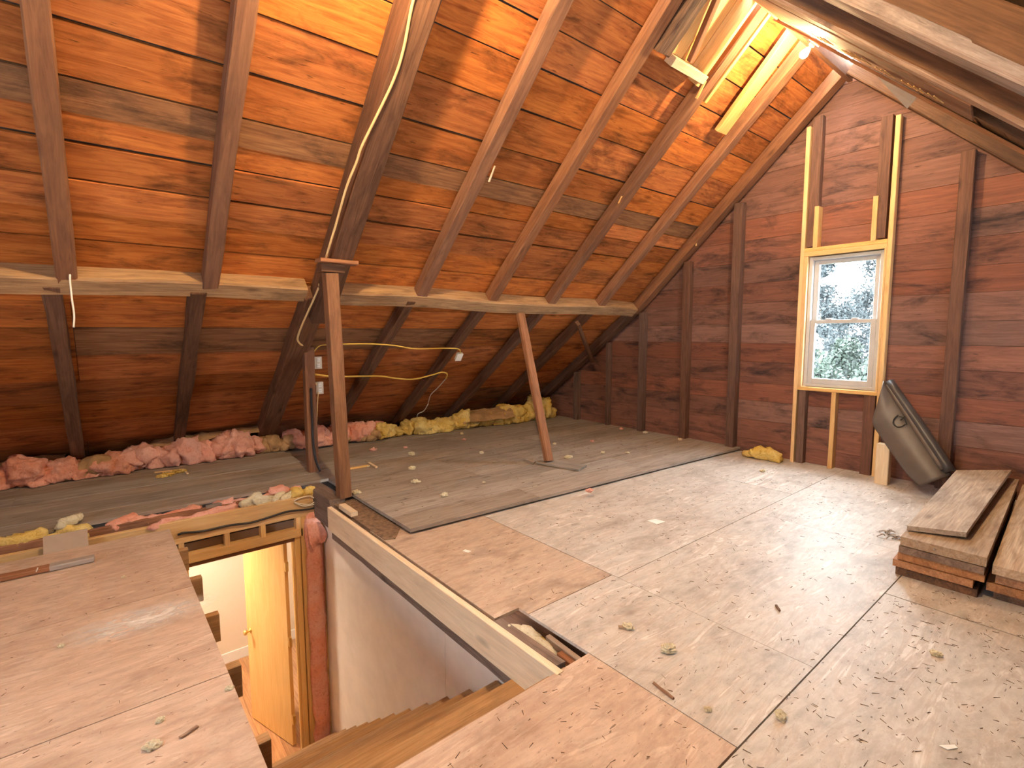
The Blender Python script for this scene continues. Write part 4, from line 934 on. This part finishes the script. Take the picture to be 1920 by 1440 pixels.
nz_ = noise_tex(nt_, coords(nt_, (3, 1, 1)), 9, 6, .7, 1.); mm_ = N(nt_, 'ShaderNodeMath', operation='MULTIPLY'); nt_.links.new(gr_.outputs[1], mm_.inputs[0]); nt_.links.new(ramp(nt_, nz_, [(.3, 0.), (.65, 1.)]), mm_.inputs[1]); nt_.links.new(mm_.outputs[0], b_.inputs['Alpha'])
c = at_z(262, 1163, .0012); pts_ = [c+V((math.cos(k/12*6.283)*.18*random.uniform(.8, 1.), math.sin(k/12*6.283)*.40*random.uniform(.8, 1.), 0)) for k in range(12)]
o = wmesh('plaster_smear', pts_, [tuple(range(12))], m_, floor, origin=c)
# dust-fine splinters nobody could count
vs_, fs = [], []
rg = random.Random(3)
def sliver(x, y, z, l, wd):
    a = rg.uniform(0, 6.28); c, s = math.cos(a)*l/2, math.sin(a)*l/2; px_, py_ = -math.sin(a)*wd/2, math.cos(a)*wd/2; k = len(vs_); h = wd*.7
    vs_.extend([(x-c-px_, y-s-py_, z), (x+c-px_*.4, y+s-py_*.4, z), (x+c+px_*.4, y+s+py_*.4, z), (x-c+px_, y-s+py_, z), (x-c, y-s, z+h), (x+c, y+s, z+h*.6)])
    fs.extend([(0+k, 3+k, 2+k, 1+k), (0+k, 1+k, 5+k, 4+k), (3+k, 4+k, 5+k, 2+k), (0+k, 4+k, 3+k), (1+k, 2+k, 5+k)])
for k in range(1900):
    if k < 900: x, y = rg.uniform(-.8, .4), rg.uniform(.9, 3.75)
    elif k < 1650: x, y = rg.uniform(-3.0, -.8), rg.uniform(1.75, 6.2)
    else: x, y = rg.uniform(-1.5, -.2), rg.uniform(.2, 1.7)
    if (y < 1.72 and x < -1.5) or (x > -.98 and y > 3.78) or (x < -1.4 and y > 5.8): continue
    sliver(x, y, .0005, rg.uniform(.006, .03)*(1.5 if rg.random() < .08 else 1), rg.uniform(.0015, .004))
for k in range(160):
    x, y = rg.uniform(-4.5, -1.6), rg.uniform(-1.2, .34); sliver(x, y, .0005, rg.uniform(.006, .025), rg.uniform(.0015, .003))
for k in range(260):
    x, y = rg.uniform(-5.5, -3.4), rg.uniform(1.8, 6.0); sliver(x, y, .0495, rg.uniform(.01, .04), rg.uniform(.002, .005))
o = wmesh('wood_splinters', vs_, fs, M['splinter']); tag(o, 'fine dark wood splinters scattered over the floor', 'splinters', kind='stuff')

# ------------------------------------------------------------------ outside the window
GZ = -5.6
g = bx('ground', -80, 70, 7.2, 110, GZ-.1, GZ, M['grass']); g['kind'] = 'structure'
def tree(x, y, h, r, mat, label, sd, n=7000, leaf=.075, low=.25):
    t = thing('tree', label, 'tree', (x, y, GZ), 'trees beyond the window')
    tube('trunk', [V((x, y, GZ)), V((x+.1, y, GZ+h*.4)), V((x-.05, y+.1, GZ+h*.8))], .13, M['trunk'], t, 8, 4, rf=lambda u: 1.2-u)
    rr = random.Random(sd); vs_, fs = [], []
    cl_ = [(V((x, y, GZ+h-r*.3)), r*.3)]
    for i in range(26):
        a = rr.uniform(0, 6.28); cr = r*rr.uniform(.22, .42); zz = rr.uniform(low, 1.); k = (1-zz)**.45 if zz > .55 else .8
        cl_.append((V((x+math.cos(a)*(r-cr)*k, y+math.sin(a)*(r-cr)*k, GZ+h*low+(h*(1-low)-2*cr)*(zz-low)/(1-low)+cr)), cr))
    for i in range(n):
        c, cr = rr.choice(cl_); d_ = V((rr.gauss(0, 1), rr.gauss(0, 1), rr.gauss(0, 1))).normalized()*cr*rr.uniform(.4, 1.0)
        p = c+d_; u = V((rr.uniform(-1, 1), rr.uniform(-1, 1), rr.uniform(-1, 1))).normalized(); w_ = u.cross(V((rr.uniform(-1, 1), rr.uniform(-1, 1), .3))).normalized(); l = leaf*rr.uniform(.6, 1.3); k = len(vs_)
        vs_.extend([p-u*l, p+w_*l*.5, p+u*l, p-w_*l*.5]); fs.append((k, k+1, k+2, k+3))
    wmesh('crown', vs_, fs, M[mat], t, origin=(x, y, GZ+h*.6))
def tpos(px, y): q = at_y(px, 640, y); return q.x
tree(tpos(1537, 21), 21, 9.9, .9, 'leaf_far', 'slender grey-green tree rising above its neighbours behind the glass', 1)
tree(tpos(1640, 24), 24, 10.9, 1.6, 'leaf_far', 'tall airy tree at the sash edge reaching into the sky', 2, 5000)
tree(tpos(1590, 29), 29, 9.2, 2.0, 'leaf_far', 'rounded hazy tree between the two taller trees', 3)
tree(tpos(1545, 37), 37, 10.0, 2.9, 'leaf_far', 'hazy tree far behind the lawn', 4, 7000, .1)
tree(tpos(1615, 44), 44, 11.0, 3.2, 'leaf_far', 'broad hazy tree beyond the tall airy tree', 9, 7000, .12)
tree(tpos(1530, 13), 13, 6.7, 1.25, 'leaf', 'green bushy tree close behind the lower sash', 5, 9000, .06, .1)
tree(tpos(1590, 15.5), 15.5, 7.0, 1.3, 'leaf', 'dark green bushy tree close to the house', 6, 9000, .06, .1)
tree(tpos(1648, 11.5), 11.5, 6.6, 1.1, 'leaf', 'green bushy tree beside the lawn', 7, 9000, .06, .1)
tree(tpos(1560, 9.6), 9.6, 5.6, .4, 'leaf_tan', 'small tan leaved shrub seen through the lower sash', 8, 3000, .04, .1)
